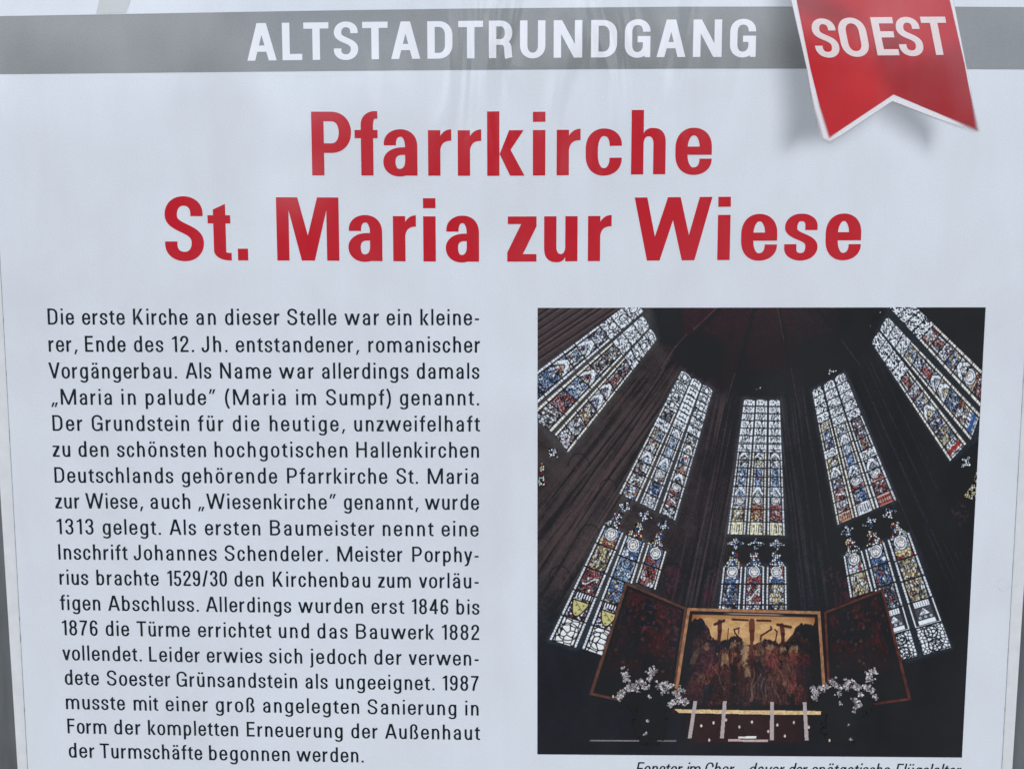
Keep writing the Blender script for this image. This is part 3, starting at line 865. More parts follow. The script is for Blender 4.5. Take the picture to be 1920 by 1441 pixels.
GLOW = [[(1192, 577), (1228, 590), (1235, 634), (1066, 850), (1008, 795), (1008, 690)], [(1279, 692), (1337, 730), (1266, 977), (1160, 925)],
        [(1394, 747), (1462, 748), (1473, 1004), (1363, 1002)], [(1521, 731), (1582, 696), (1681, 938), (1570, 985)], [(1667, 577), (1698, 577), (1845, 700), (1835, 820), (1781, 866), (1633, 641)],
        [(1132, 982), (1250, 1032), (1200, 1140), (1080, 1216), (1029, 1200)], [(1356, 1059), (1474, 1059), (1476, 1143), (1346, 1143)], [(1581, 1040), (1704, 996), (1784, 1214), (1700, 1238)]]
def photo_base():
    nx = ny = 660
    U, V = np.meshgrid((np.arange(nx) + .5) / nx, (np.arange(ny) + .5) / ny)
    (ax, ay), (bx, by), (cx, cy), (dx, dy) = PHQ
    X = (ax * (1 - U) + bx * U) * (1 - V) + (dx * (1 - U) + cx * U) * V
    Y = (ay * (1 - U) + by * U) * (1 - V) + (dy * (1 - U) + cy * U) * V
    c = np.zeros(X.shape + (3,)) + np.array((29., 28., 33.))
    left = smooth(1500, 1150, X); low = smooth(1000, 1300, Y)
    c = mixc(c, (58, 52, 53), left * .85 * (1 - low * .7))
    c = c * (.70 + .6 * fbm(X / 26, Y / 26, 4))[..., None]
    c = mixc(c, (21, 30, 38), low * .85)
    c = mixc(c, (16, 20, 27), smooth(1500, 1650, X) * .7 * (1 - low * .5))
    c = mixc(c, (20, 27, 30), smooth(1720, 1830, X) * .8 * low)
    # vault
    v = smooth(760, 690, Y + np.abs(X - 1425) * .25) * smooth(1640, 1560, X) * smooth(1240, 1290, X)
    c = mixc(c, (46, 29, 36), v * .95)
    c = mixc(c, (38, 33, 38), v * smooth(1460, 1540, X) * .9)
    c = mixc(c, (24, 16, 24), v * smooth(560, 720, Y) * .5)
    # dark pockets over the windows
    for bx, by, rx, ry in ((1310, 668, 48, 42), (1428, 722, 52, 26), (1550, 680, 58, 50), (1250, 600, 30, 50), (1612, 610, 40, 60)):
        c = mixc(c, (13, 13, 18), smooth(1.25, .55, np.hypot((X - bx) / rx, (Y - by) / ry)) * .85)
    # piers: streaks radiating towards a point far above the vault
    piers = [((1310, 660), (1040, 1090), 55, .9), ((1382, 720), (1300, 1130), 42, .9), ((1475, 700), (1530, 1130), 44, .55), ((1590, 640), (1790, 1090), 60, .5),
             ((1180, 600), (1000, 720), 70, 1.0), ((1250, 700), (1020, 1000), 50, .9)]
    for a, b, w, amp in piers:
        dx, dy = b[0] - a[0], b[1] - a[1]; L_ = math.hypot(dx, dy)
        t = ((X - a[0]) * dx + (Y - a[1]) * dy) / L_ / L_
        s = ((X - a[0]) * -dy + (Y - a[1]) * dx) / L_ / (1 + .25 * t)
        win = smooth(w, w * .6, np.abs(s)) * smooth(.0, .16, t) * smooth(1.15, .9, t)
        st = fbm(s / 3.2, t * 2 + a[0], 3)
        c = mixc(c, (72, 61, 63) if amp > .6 else (58, 57, 66), win * smooth(.48, .72, st) * .8 * min(1, amp + .2))
        c = mixc(c, (17, 14, 19), win * smooth(.48, .25, st) * .75)
    # far left upper wall with mouldings running up to the right
    s = (X - 1008) * .55 + (Y - 577) * .83
    wl = smooth(1, -6, (Y - 690) + (X - 1008) * .71)
    c = mixc(c, (66, 57, 60), wl * .85)
    for k, o in enumerate((12, 22, 34, 47, 58, 66, 80)):
        c = mixc(c, (34, 28, 31), wl * smooth(2.4, .6, np.abs(s - o)) * .85)
        c = mixc(c, (92, 82, 85), wl * smooth(2.0, .5, np.abs(s - o - 3.4)) * .5)
    # ribs
    def rib(pts, w, col, amt):
        nonlocal c
        for p, q in zip(pts[:-1], pts[1:]):
            c = mixc(c, col, smooth(w + .9, w - .4, seg_d(X, Y, p, q)) * amt)
    for pts in ([(1353, 575), (1310, 622), (1278, 650), (1250, 690)], [(1415, 575), (1398, 640), (1382, 700), (1366, 745)], [(1461, 575), (1472, 640), (1484, 700), (1494, 752)], [(1528, 575), (1560, 612), (1590, 655), (1612, 690)]):
        rib(pts, 3.0, (15, 12, 16), .9)
    for pts in ([(1288, 626), (1266, 650), (1240, 690)], [(1378, 700), (1371, 722), (1363, 752)], [(1483, 690), (1489, 722), (1495, 756)], [(1578, 637), (1596, 662), (1612, 684)],
                [(1345, 576), (1300, 618)], [(1458, 577), (1470, 640)]):
        rib(pts, .6, (112, 94, 92), .45)
    # carved tabernacles and consoles between the windows
    for bx, by, r in ((1085, 875, 20), (1140, 918, 16), (1050, 1085, 20), (1258, 1085, 24), (1340, 1080, 16), (1560, 1080, 22), (1800, 960, 24), (1105, 1010, 22)):
        d = np.hypot(X - bx, (Y - by) * .8)
        tex = fbm(X / 4.5 + bx, Y / 4.5, 3)
        c = mixc(c, (74, 58, 62), smooth(r, r * .5, d) * smooth(.45, .7, tex) * .55)
        c = mixc(c, (14, 12, 16), smooth(1.6, .4, np.abs(d - r)) * .5 * (Y < by))
    for bx, w, top in ((1262, 20, 1050), (1330, 14, 1085), (1578, 18, 1068), (1598, 14, 1082)):
        c = mixc(c, (66, 36, 48), smooth(w, w * .5, np.abs(X - bx - (Y - 1100) * -.1)) * smooth(top, top + 25, Y) * smooth(1160, 1120, Y) * smooth(.35, .65, fbm(X / 3.5, Y / 8)) * .8)
    # predella under the altar, light edge of the altar table
    pre = smooth(2, -2, poly_d(X, Y, [(1285, 1338), (1522, 1338), (1540, 1392), (1272, 1392)]))
    c = mixc(c, (47, 17, 22), pre * smooth(1540, 1480, X) * smooth(1265, 1310, X))
    c = mixc(c, (150, 140, 148), smooth(1.9, .6, seg_d(X, Y, (1107, 1387.5), (1267, 1387.8))) * .8)
    # light spilling from the windows into the emulsion
    for q in GLOW:
        c = mixc(c, (74, 84, 92), smooth(9, 0, poly_d(X, Y, q)) * .32)
    # print grain
    g = _nr.rand(*X.shape) - .5
    c = c + g[..., None] * np.array((15, 13, 14))
    c = c + (fbm(X / 7, Y / 7, 2) - .5)[..., None] * 9
    return grid('photo_print', PHQ, nx, ny, np.clip(c, 6, 255), board, 1)
photo = photo_base()

# --- stained glass ------------------------------------------------------------
RED, BLU, YEL, VIO, WHI, BRN, LBL, DRK, ORG, GRN = ((134, 48, 42), (50, 82, 138), (204, 194, 146), (98, 66, 96), (213, 227, 243), (90, 62, 52), (122, 160, 205), (26, 25, 30), (156, 96, 62), (70, 96, 84))

def voro(X, Y, sp, rs, jit=.8):
    """jittered-grid cells: (cell random 0..1, distance to the border)"""
    gx = np.floor(X / sp).astype(int); gy = np.floor(Y / sp).astype(int)
    d1 = np.full(X.shape, 1e9); d2 = d1.copy(); cid = np.zeros(X.shape)
    R = rs.rand(64, 64, 3)
    for i in (-1, 0, 1):
        for j in (-1, 0, 1):
            r = R[(gx + i) % 64, (gy + j) % 64]
            d = np.hypot(X - (gx + i + .5 + (r[..., 0] - .5) * jit) * sp, Y - (gy + j + .5 + (r[..., 1] - .5) * jit) * sp)
            m = d < d1
            d2 = np.where(m, d1, np.minimum(d2, d)); cid = np.where(m, r[..., 2], cid); d1 = np.where(m, d, d1)
    return cid, d2 - d1

def pick(cid, cols):
    cols = np.array(cols, float)
    return cols[np.minimum((cid * len(cols)).astype(int), len(cols) - 1)]

def lancet(name, quad, rows, seed, arch=0.0, layer=2, cell=.72, border=.12, clip=None, lead=1.0, speck=.6):
    """one light of a window. rows: (from, to, kind, colours) along its height"""
    rs = np.random.RandomState(seed)
    tl, tr, br, bl = map(np.array, quad)
    Wd = (np.hypot(*(tr - tl)) + np.hypot(*(br - bl))) / 2
    H = (np.hypot(*(bl - tl)) + np.hypot(*(br - tr))) / 2
    nx, ny = max(8, int(Wd / cell)), max(10, int(H / cell))
    U, V = np.meshgrid((np.arange(nx) + .5) / nx, (np.arange(ny) + .5) / ny)
    X, Y = U * Wd, V * H
    c = np.zeros(X.shape + (3,)) + np.array(WHI, float)
    for (v0, v1, kind, cols) in rows:
        m = (V >= v0) & (V < v1)
        if not m.any(): continue
        i0 = np.where(m.any(1))[0]
        sl = slice(i0[0], i0[-1] + 1)
        x, y = X[sl], Y[sl]
        a = (U[sl] - .5) * 2
        b = (V[sl] - v0) / (v1 - v0)
        h = (v1 - v0) * H
        cc = np.zeros(x.shape + (3,)) + np.array(WHI, float)
        ax = a * Wd / 2; by = (b - .5) * h
        n1 = fbm(x / 2.4 + seed, y / 2.4, 2)
        if kind == 'dots':
            cc = mixc(cc, DRK, smooth(.50, .62, vnoise(x / 1.9 + seed, y / 1.9)) * .95)
        elif kind == 'rings':
            per = Wd * .62
            yy = (y % per) - per / 2
            r = np.hypot(ax, yy)
            cc = mixc(cc, DRK, smooth(1.5, .6, np.abs(r - Wd * .20)) * .9)
            cc = mixc(cc, DRK, smooth(1.2, .4, np.abs(np.hypot(np.abs(ax) - Wd * .42, np.abs(yy) - per * .42) - Wd * .2)) * .8)
            cc = mixc(cc, DRK, smooth(.56, .68, n1) * .8)
        elif kind == 'bars':
            per = 9.0
            yy = (y % per) / per
            cc = mixc(cc, DRK, (np.abs(a) < .62) * smooth(.16, .08, np.abs(yy - .5)) * .9)
            cc = mixc(cc, DRK, smooth(.10, .03, np.abs(np.abs(a) - .55)) * (yy > .25) * .85)
            cc = mixc(cc, DRK, smooth(.12, .04, np.abs(a)) * (yy < .5) * .9)
        elif kind == 'vine':
            ph = np.sin(y / 2.6) * .35
            for o in (-.5, .12, .62):
                cc = mixc(cc, DRK, smooth(.20, .06, np.abs(a - o - ph)) * smooth(.35, .5, vnoise(x / 1.6, y / 1.6 + seed)) * .9)
            cc = mixc(cc, DRK, smooth(.6, .7, n1) * .7)
        elif kind == 'script':
            per = 5.2
            cc = mixc(cc, DRK, smooth(.46, .60, vnoise(x / 1.3 + seed, np.floor(y / per * 2) * 3.3 + y / 3)) * (np.abs(a) < .75) * .85)
            cc = mixc(cc, DRK, smooth(.9, .3, np.abs((y % (per * 2.6)) - .8)) * .85)
        elif kind == 'canopy':          # pinnacles: bright uprights, a coloured strip between them
            cid, e = voro(x, y, 5.0, rs)
            cc = mixc(cc, DRK, smooth(.14, .05, np.abs(np.abs(a) - .66)) * .9)
            cc = mixc(cc, DRK, smooth(.12, .04, np.abs(np.abs(a) - .36)) * .95)
            core = np.abs(a) < .34
            cc = np.where(core[..., None], pick(cid, cols), cc)
            cc = mixc(cc, DRK, core * smooth(1.0, .3, e) * .85)
            cc = mixc(cc, DRK, (~core) * smooth(.58, .7, n1) * .7)
        elif kind == 'gable':
            cid, e = voro(x, y, 4.4, rs)
            cc = pick(cid, cols)
            cc = mixc(cc, DRK, smooth(1.1, .3, e) * .9)
            g = np.abs(np.abs(a) - b * .82)
            cc = mixc(cc, WHI, smooth(.22, .12, g)); cc = mixc(cc, DRK, smooth(.08, .02, np.abs(g - .24)) * .9)
            cc = mixc(cc, WHI, smooth(.12, .06, np.abs(a)) * (b < .35))
        elif kind == 'quilt':           # small scenes: busy coloured cells
            cid, e = voro(x, y, 5.2, rs)
            cc = pick(cid, cols)
            cc = mixc(cc, DRK, smooth(1.5, .5, e) * .95)
            cc = mixc(cc, DRK, smooth(.60, .72, n1) * .5)
        elif kind == 'saint':           # halo, head, shoulders
            cid, e = voro(x, y, 6.5, rs)
            cc = pick(cid, [cols[2], DRK, cols[2], LBL])
            sh = (np.abs(a) < .25 + .65 * smooth(.42, .75, b)) & (b > .48)
            cc = np.where(sh[..., None], pick(cid, [cols[0], cols[0], cols[1], cols[0]]), cc)
            cc = mixc(cc, DRK, smooth(1.5, .5, e) * .9)
            r = np.hypot(ax, (b - .32) * h)
            R0 = Wd * .27
            cc = mixc(cc, DRK, smooth(R0 + 2.2, R0 + 1.0, r)); cc = mixc(cc, WHI, smooth(R0 + .8, R0 - .4, r))
            cc = mixc(cc, DRK, smooth(1.1, .4, np.abs(r - R0 * .72)) * .85)
            face = np.hypot(ax / .8, (b - .35) * h)
            cc = mixc(cc, BRN, smooth(R0 * .66, R0 * .5, face) * (b < .30)); cc = mixc(cc, (232, 226, 220), smooth(R0 * .5, R0 * .38, face))
            cc = mixc(cc, DRK, smooth(1.0, .3, np.abs(ax) - .6) * smooth(.8, .2, np.abs((b - .36) * h)) * .6)
        elif kind == 'robe':
            cid, e = voro(x + np.sin(y / 6) * 2, y * .55, 4.6, rs)
            cc = pick(cid, [cols[0], cols[0], DRK, cols[1], cols[0], WHI, tuple(.7 * np.array(cols[0]))])
            f_ = np.sin(ax * 1.1 + np.sin(y / 7 + seed) * 1.6)
            cc = mixc(cc, tuple(.62 * np.array(cols[0])), smooth(.1, .9, f_) * .6)
            cc = mixc(cc, DRK, smooth(1.4, .4, e) * .9)
            band_ = np.abs(by + ax * .5 - h * .05 * math.sin(seed))
            k3 = (seed + int(v0 * 50)) % 3 == 0
            band_ = np.abs(by + ax * math.cos(seed) * .9 + 3 * np.sin(ax / 4)) + 3 * (np.abs(a) > .55)
            cc = mixc(cc, WHI, smooth(2.0, 1.0, band_) * k3); cc = mixc(cc, DRK, smooth(.9, .2, np.abs(band_ - 2.4)) * .8 * k3)
            side = np.abs(a) > .72 + .1 * np.sin(y / 5)
            cc = np.where(side[..., None], pick(cid, [cols[2], DRK, cols[2]]), cc)
        elif kind == 'shield':
            cid, e = voro(x, y, 3.2, rs)
            cc = pick(cid, [WHI, BRN, DRK, WHI, VIO, DRK])
            cc = mixc(cc, DRK, smooth(.8, .2, e) * .8)
            sh = (np.abs(a) < .62 * np.sqrt(np.clip((.86 - b) / .55, 0, 1))) & (b > .34)
            sh &= np.abs(a) + .0 < .62
            d_ = sh.astype(float)
            cc = mixc(cc, DRK, (np.abs(a) < .70 * np.sqrt(np.clip((.91 - b) / .55, 0, 1))) * (b > .29) * .9)
            cc = mixc(cc, (198, 198, 136), d_ * .9)
            for qx, qy in ((-.25, .5), (.1, .62), (.28, .45), (-.05, .78)):
                cc = mixc(cc, (70, 66, 40), d_ * smooth(2.0, 1.0, np.hypot(ax - qx * Wd / 2, (b - qy) * h)))
            cc = mixc(cc, DRK, d_ * smooth(.9, .3, np.abs(by - ax * .8 - 1)) * .8)
            cc = mixc(cc, WHI, (b < .2) * (np.sin(x * 1.3) > 0)); cc = mixc(cc, DRK, (b < .2) * (np.sin(x * 1.3) <= 0))
        elif kind == 'flower':
            cid, e = voro(x, y, Wd * .25, rs, .75)
            cc = np.zeros(x.shape + (3,)) + np.array((216, 226, 232.))
            cc = mixc(cc, DRK, smooth(2.2, .9, e))
            r = np.hypot(ax, by)
            cc = mixc(cc, DRK, smooth(1.3, .5, np.abs(r - Wd * .36)) * .9)
        elif kind == 'rosette':
            per = h / 2
            yy = (y - v0 * H) % per - per / 2
            r = np.hypot(ax, yy); th = np.arctan2(yy, ax)
            R0 = min(Wd, per) * .44
            cc = mixc(cc, DRK, smooth(1.5, .7, np.abs(r - R0)))
            cc = mixc(cc, DRK, smooth(1.4, .6, np.abs(r - R0 * (.58 + .22 * np.cos(3 * th)))))
            cid, e = voro(x, y, 6.5, rs)
            cc = mixc(cc, DRK, smooth(1.9, .8, e) * .9)
            cc = mixc(cc, DRK, smooth(R0 * .2, R0 * .12, np.abs(r - R0 * .3)) * (np.cos(3 * th + 3) > .2))
            cc = mixc(cc, DRK, smooth(1.1, .4, np.abs(np.abs(ax) - np.abs(yy))) * (r > R0))
        elif kind == 'church':
            cc = mixc(cc, DRK, smooth(.18, .10, np.abs(np.abs(a) - .74)) * .9)
            inn = np.abs(a) < .64
            cc = mixc(cc, (36, 36, 44), inn * (b > .25) * .95)
            cc = mixc(cc, (150, 160, 172), inn * (b > .27) * (np.abs(np.sin(x * .8 + y * .9)) < .35) * .8)
            tri = inn & (np.abs(a) < (b - .3) * 1.6) & (b > .3) & (b < .56)
            cc = np.where(tri[..., None], np.array(WHI, float) * (1 - .45 * smooth(.5, .65, n1))[..., None], cc)
            for q in (-.42, 0, .42):
                rr = np.hypot(ax - q * Wd / 2, (b - .66) * h)
                cc = mixc(cc, WHI, smooth(2.6, 2.0, rr)); cc = mixc(cc, DRK, smooth(1.3, .7, rr))
            cc = np.where((inn & (b > .76) & (b < .92))[..., None], np.array(WHI, float), cc)
            cc = mixc(cc, DRK, (b < .22) * (np.abs(np.sin(x * .7)) < .5 * np.abs(np.cos(y * .8))) * .9)
            cc = mixc(cc, WHI, (b > .95) * 1.0)
        elif kind == 'stars':
            cc = mixc(cc, DRK, smooth(.52, .66, n1) * .8)
            cc = mixc(cc, DRK, (b < .32) * smooth(.2, .6, np.sin(x * 1.1)) * .8)
            for q in (-.5, 0, .5):
                rr = np.hypot(ax - q * Wd / 2, (b - .56) * h); th = np.arctan2((b - .56) * h, ax - q * Wd / 2)
                R0 = Wd * .13
                cc = mixc(cc, cols[0], smooth(R0 * 1.2, R0 * .8, rr * (1 + .25 * np.cos(5 * th))))
            cc = mixc(cc, DRK, smooth(1.0, .3, np.abs(b - .84) * h) * .9)
        elif kind == 'plinth':
            cc = np.zeros(x.shape + (3,)) + np.array(cols[0], float)
            cc = mixc(cc, WHI, .55 * (np.sin(b * 14) > 0))
            cc = mixc(cc, DRK, (np.abs(np.sin(x * .9)) < .45) * (b > .2) * (b < .8) * .85)
            cc = mixc(cc, DRK, smooth(.6, .7, n1) * .6)
        if kind in ('quilt', 'gable', 'canopy', 'robe', 'saint'):
            q = vnoise(x / 1.5 + 3 * seed, y / 1.5)
            cc = mixc(cc, WHI, smooth(.60, .70, q) * speck); cc = mixc(cc, DRK, smooth(.36, .26, q) * speck)
        if border and kind not in ('dots', 'rings', 'bars', 'vine', 'script', 'rosette', 'church'):
            edge = 1 - np.abs(a)
            tint = (226, 230, 228) if (seed % 4 == 1) else WHI
            cc = mixc(cc, tint, smooth(border * 2 + .02, border * 2 - .04, edge))
            cc = mixc(cc, DRK, smooth(.09, .03, np.abs(edge - border * 2 - .04)) * .95)
            bead = (np.sin(y * 1.15 + np.sign(a)) > .93) | (vnoise(x / 1.1, y / 1.1 + seed) > .80)
            cc = mixc(cc, DRK, (edge < border * 2) * bead * .75)
        cc = mixc(cc, DRK, smooth(1.35 * lead, .5 * lead, np.minimum(b, 1 - b) * h))        # saddle bar
        c[sl] = np.where(m[sl][..., None], cc, c[sl])
    edge = np.minimum(X, Wd - X)
    c = mixc(c, DRK, smooth(.9, .2, edge) * .75)
    c *= (1 + (rs.rand(*X.shape) - .5) * .16)[..., None]
    k_ = np.pad(c, ((1, 1), (1, 1), (0, 0)), 'edge')
    c = c * .55 + .45 / 4 * (k_[:-2, 1:-1] + k_[2:, 1:-1] + k_[1:-1, :-2] + k_[1:-1, 2:])
    mask = None
    if arch:
        k = arch
        lob = np.abs(np.sin((U) * math.pi * 1.0))
        mask = Y > (1 - lob) * k - .01
    return grid(name, [tuple(tl), tuple(tr), tuple(br), tuple(bl)], nx, ny, np.clip(c, 8, 250), photo, layer, mask=mask, clip=clip)

def rows(spec):
    """[(height, kind, colours)...] -> normalised rows"""
    tot = sum(s[0] for s in spec); y = 0; o = []
    for hgt, kind, cols in spec:
        o.append((y / tot, (y + hgt) / tot + 1e-6, kind, cols)); y += hgt
    return o
MIXW = [WHI, WHI, DRK, BRN, BLU, WHI, VIO]
MIXR = [WHI, RED, DRK, BLU, WHI, BRN, YEL]
MIXB = [BLU, WHI, DRK, LBL, RED, BRN]
MIXG = [WHI, DRK, YEL, WHI, BRN, LBL]
n_gris = lambda kind, n, h=21: [(h, kind, None)] * n

# upper left window (runs off the edge of the picture)
inL = in_photo
lancet('stained_glass', [(1215, 577 - 38 + 0), (1232, 560), (1008, 757), (1008 - 24, 716)][0:4] if False else [(1188, 561), (1207, 583), (990, 772), (962, 729)],
       rows(n_gris('rings', 3, 26) + [(26, 'quilt', MIXW), (30, 'gable', MIXW), (26, 'canopy', MIXB), (28, 'gable', MIXR), (44, 'robe', (BLU, WHI, BRN)), (40, 'quilt', MIXB)]), 3, clip=inL)
lancet('stained_glass', [(1206, 590), (1219, 612), (1034, 810), (992, 778)],
       rows(n_gris('vine', 3, 24) + [(30, 'quilt', [YEL, BRN, DRK, BLU, WHI]), (26, 'canopy', [BRN, DRK, WHI]), (28, 'gable', MIXR), (34, 'robe', (LBL, WHI, RED)), (34, 'robe', (RED, BLU, BLU)), (40, 'quilt', [WHI, WHI, BRN, DRK])]), 5, arch=4, clip=inL)
lancet('stained_glass', [(1221, 614), (1233, 635), (1065, 849), (1039, 814)],
       rows(n_gris('rings', 4, 20) + [(26, 'quilt', [VIO, DRK, WHI, BRN]), (28, 'canopy', [DRK, BRN, RED]), (26, 'gable', MIXB), (30, 'gable', [WHI, RED, BRN, BLU]), (34, 'quilt', [BRN, YEL, ORG, DRK, WHI]), (34, 'robe', (WHI, BRN, BRN)), (30, 'quilt', [WHI, WHI, DRK, WHI, RED])]), 9, arch=4, clip=inL)
# second window, upper lights
lancet('stained_glass', [(1279, 692), (1297.5, 706), (1194, 941), (1160, 925)],
       rows(n_gris('rings', 4, 19) + [(22, 'quilt', [BLU, VIO, WHI, DRK])] + [(20, 'script', None)] + [(22, 'quilt', MIXG), (24, 'canopy', [ORG, DRK, WHI]), (22, 'gable', MIXG), (24, 'quilt', [WHI, BRN, DRK, WHI]), (24, 'quilt', [WHI, DRK, BRN, WHI, VIO]), (26, 'quilt', [WHI, WHI, DRK, ORG, BLU])]), 13, arch=4)
lancet('stained_glass', [(1299, 706), (1316.5, 717.5), (1228, 957.5), (1199, 943)],
       rows(n_gris('bars', 5, 18) + [(18, 'script', None), (18, 'gable', [WHI, WHI, LBL]), (22, 'canopy', [LBL, WHI, BLU]), (22, 'canopy', [WHI, LBL]), (26, 'gable', [LBL, WHI, WHI]), (28, 'saint', (WHI, BRN, DRK)), (28, 'robe', (BLU, BRN, WHI)), (26, 'quilt', [WHI, WHI, WHI, DRK])]), 18, arch=4)
lancet('stained_glass', [(1318.5, 718), (1337, 730), (1266, 976), (1235, 961)],
       rows(n_gris('rings', 5, 19) + [(20, 'script', None), (22, 'quilt', MIXG), (22, 'gable', [YEL, DRK, WHI, GRN]), (22, 'canopy', [RED, WHI, BLU]), (22, 'quilt', [ORG, WHI, BLU, BRN]), (24, 'gable', MIXG), (26, 'saint', (RED, BLU, BRN)), (26, 'robe', (RED, WHI, WHI)), (26, 'quilt', [WHI, WHI, BRN, DRK])]), 22, arch=4)
# centre window, upper lights
CB = [14, 14, 14, 15, 15, 16, 16]
for i, (q, core, fig) in enumerate((([(1395, 747), (1416, 748), (1397.5, 1002), (1363, 1002)], [BLU, LBL, WHI], (YEL, BRN, WHI)),
                                    ([(1418.5, 747), (1438.5, 748), (1435, 1003), (1400, 1002.5)], [BLU, LBL, VIO], (ORG, YEL, BRN)),
                                    ([(1442, 748), (1462, 748), (1472, 1004), (1438, 1003)], [BLU, BLU, LBL], (RED, BRN, BLU)))):
    lancet('stained_glass', q, rows([(h_, 'script', None) for h_ in CB] + [(15, 'gable', [WHI, WHI, DRK]), (16, 'canopy', [WHI, DRK] if i != 1 else [YEL, WHI]), (17, 'canopy', core), (19, 'canopy', core), (20, 'gable', [WHI, LBL, WHI] if i != 1 else [YEL, WHI, LBL]), (24, 'saint', (WHI if i == 0 else fig[0], fig[1], fig[2])), (25, 'robe', fig), (26, 'plinth', ((226, 226, 190),))]), 30 + i * 3, arch=4)
# fourth window, upper lights
lancet('stained_glass', [(1522, 731), (1540, 721), (1602, 970), (1570, 984)],
       rows(n_gris('dots', 4, 19) + [(20, 'quilt', [VIO, WHI, YEL, WHI]), (20, 'canopy', [BLU, VIO, WHI]), (20, 'quilt', [BRN, BLU, WHI]), (20, 'script', None), (22, 'quilt', [BRN, WHI, YEL]), (24, 'gable', MIXG), (24, 'quilt', [BLU, WHI, BRN]), (26, 'robe', (RED, BLU, WHI)), (26, 'quilt', [RED, WHI, BRN, WHI]), (22, 'plinth', ((176, 120, 90),))]), 41, arch=4)
lancet('stained_glass', [(1543, 719), (1561.5, 709), (1642, 954), (1604, 970)],
       rows(n_gris('vine', 5, 19) + [(22, 'quilt', [WHI, BLU, WHI, YEL]), (22, 'gable', [WHI, YEL, WHI]), (22, 'canopy', [LBL, WHI]), (24, 'canopy', [BLU, LBL]), (24, 'gable', [BLU, WHI, WHI]), (28, 'saint', (RED, BLU, WHI)), (28, 'robe', (BLU, RED, WHI)), (26, 'plinth', ((206, 220, 236),))]), 45, arch=4)
lancet('stained_glass', [(1564, 707), (1582, 696), (1681, 937), (1644, 953)],
       rows(n_gris('vine', 5, 19) + [(22, 'quilt', [VIO, BRN, WHI]), (20, 'quilt', [VIO, DRK, WHI, BRN]), (24, 'canopy', [RED, BRN]), (20, 'script', None), (24, 'gable', MIXG), (26, 'saint', (RED, WHI, BLU)), (26, 'robe', (RED, WHI, BRN)), (24, 'plinth', ((150, 70, 60),))]), 50, arch=4)
# upper right window
lancet('stained_glass', [(1667, 576), (1699, 557), (1860, 713), (1838, 757 + 6)],
       rows(n_gris('dots', 4, 22) + [(24, 'quilt', [RED, WHI, RED, WHI]), (22, 'canopy', [RED, DRK]), (24, 'quilt', [VIO, WHI, WHI]), (24, 'quilt', [BLU, YEL, WHI]), (26, 'gable', [WHI, WHI, YEL, DRK]), (30, 'saint', (YEL, RED, BLU)), (30, 'robe', (RED, YEL, BLU))]), 53, clip=inL)
lancet('stained_glass', [(1648, 616), (1663, 592), (1838, 776), (1820, 826)],
       rows(n_gris('vine', 3, 24) + [(24, 'quilt', [BLU, YEL, WHI]), (22, 'canopy', [WHI, DRK, BLU]), (26, 'canopy', [RED, RED, BRN]), (22, 'gable', [WHI, BLU, WHI]), (26, 'gable', [YEL, BRN, WHI]), (30, 'robe', (BLU, WHI, YEL)), (28, 'quilt', [YEL, BRN, RED, WHI]), (26, 'stars', (BLU,))]), 57, arch=4, clip=inL)
lancet('stained_glass', [(1633, 641), (1647, 619), (1812.5, 832), (1781, 865)],
       rows(n_gris('dots', 4, 23) + [(24, 'canopy', [RED, BRN]), (22, 'quilt', [VIO, WHI, WHI]), (22, 'quilt', [YEL, BLU, WHI]), (24, 'gable', [WHI, YEL, DRK]), (28, 'quilt', [BLU, WHI, VIO, DRK]), (28, 'robe', (YEL, BLU, DRK)), (28, 'stars', (RED,))]), 61, arch=4, clip=inL)

# lower lights (behind the altarpiece)
LL = dict(cell=.66, border=.10, lead=1.5, speck=.45)
lancet('stained_glass', [(1132.5, 982), (1170, 997), (1080, 1215), (1029, 1199)],
       rows([(36, 'saint', (RED, YEL, LBL)), (46, 'robe', (YEL, BRN, DRK)), (46, 'robe', (RED, RED, BLU)), (50, 'shield', None), (50, 'flower', None)]), 70, **LL)
lancet('stained_glass', [(1173.5, 1001), (1210, 1016), (1141, 1233), (1090.5, 1216)],
       rows([(40, 'saint', (BLU, WHI, WHI)), (42, 'robe', (LBL, BLU, WHI)), (46, 'quilt', [LBL, VIO, BLU, YEL, DRK]), (48, 'shield', None), (48, 'flower', None)]), 74, **LL)
lancet('stained_glass', [(1215, 1018), (1250, 1032), (1229, 1106), (1191, 1092)],
       rows([(40, 'saint', (RED, BLU, BLU)), (42, 'robe', (RED, WHI, WHI))]), 77, **LL)
for i, (q, f1, f2) in enumerate((([(1356, 1060), (1392, 1060), (1387, 1143), (1347, 1143)], (BLU, WHI, RED), (BLU, BRN, BRN)),
                                 ([(1396, 1060), (1433, 1060), (1432.5, 1143), (1392, 1143)], (RED, BLU, BLU), (RED, WHI, BLU)),
                                 ([(1437.5, 1060), (1474, 1060), (1475.5, 1143), (1436, 1143)], (BLU, WHI, RED), (YEL, WHI, VIO)))):
    lancet('stained_glass', q, rows([(34, 'saint', f1), (39, 'robe', f2), (10, 'quilt', [WHI, BLU, YEL, DRK])]), 80 + i * 2, **LL)
lancet('stained_glass', [(1581, 1040), (1616, 1030), (1637, 1108), (1594, 1122)],
       rows([(40, 'saint', (WHI, RED, YEL)), (44, 'robe', (YEL, WHI, RED))]), 92, **LL)
lancet('stained_glass', [(1621, 1028), (1657.5, 1014), (1721, 1230), (1673, 1243)],
       rows([(38, 'saint', (BLU, WHI, WHI)), (40, 'robe', (BLU, RED, YEL)), (46, 'robe', ((40, 44, 60), RED, WHI)), (46, 'church', None), (52, 'rosette', None)]), 95, **LL)
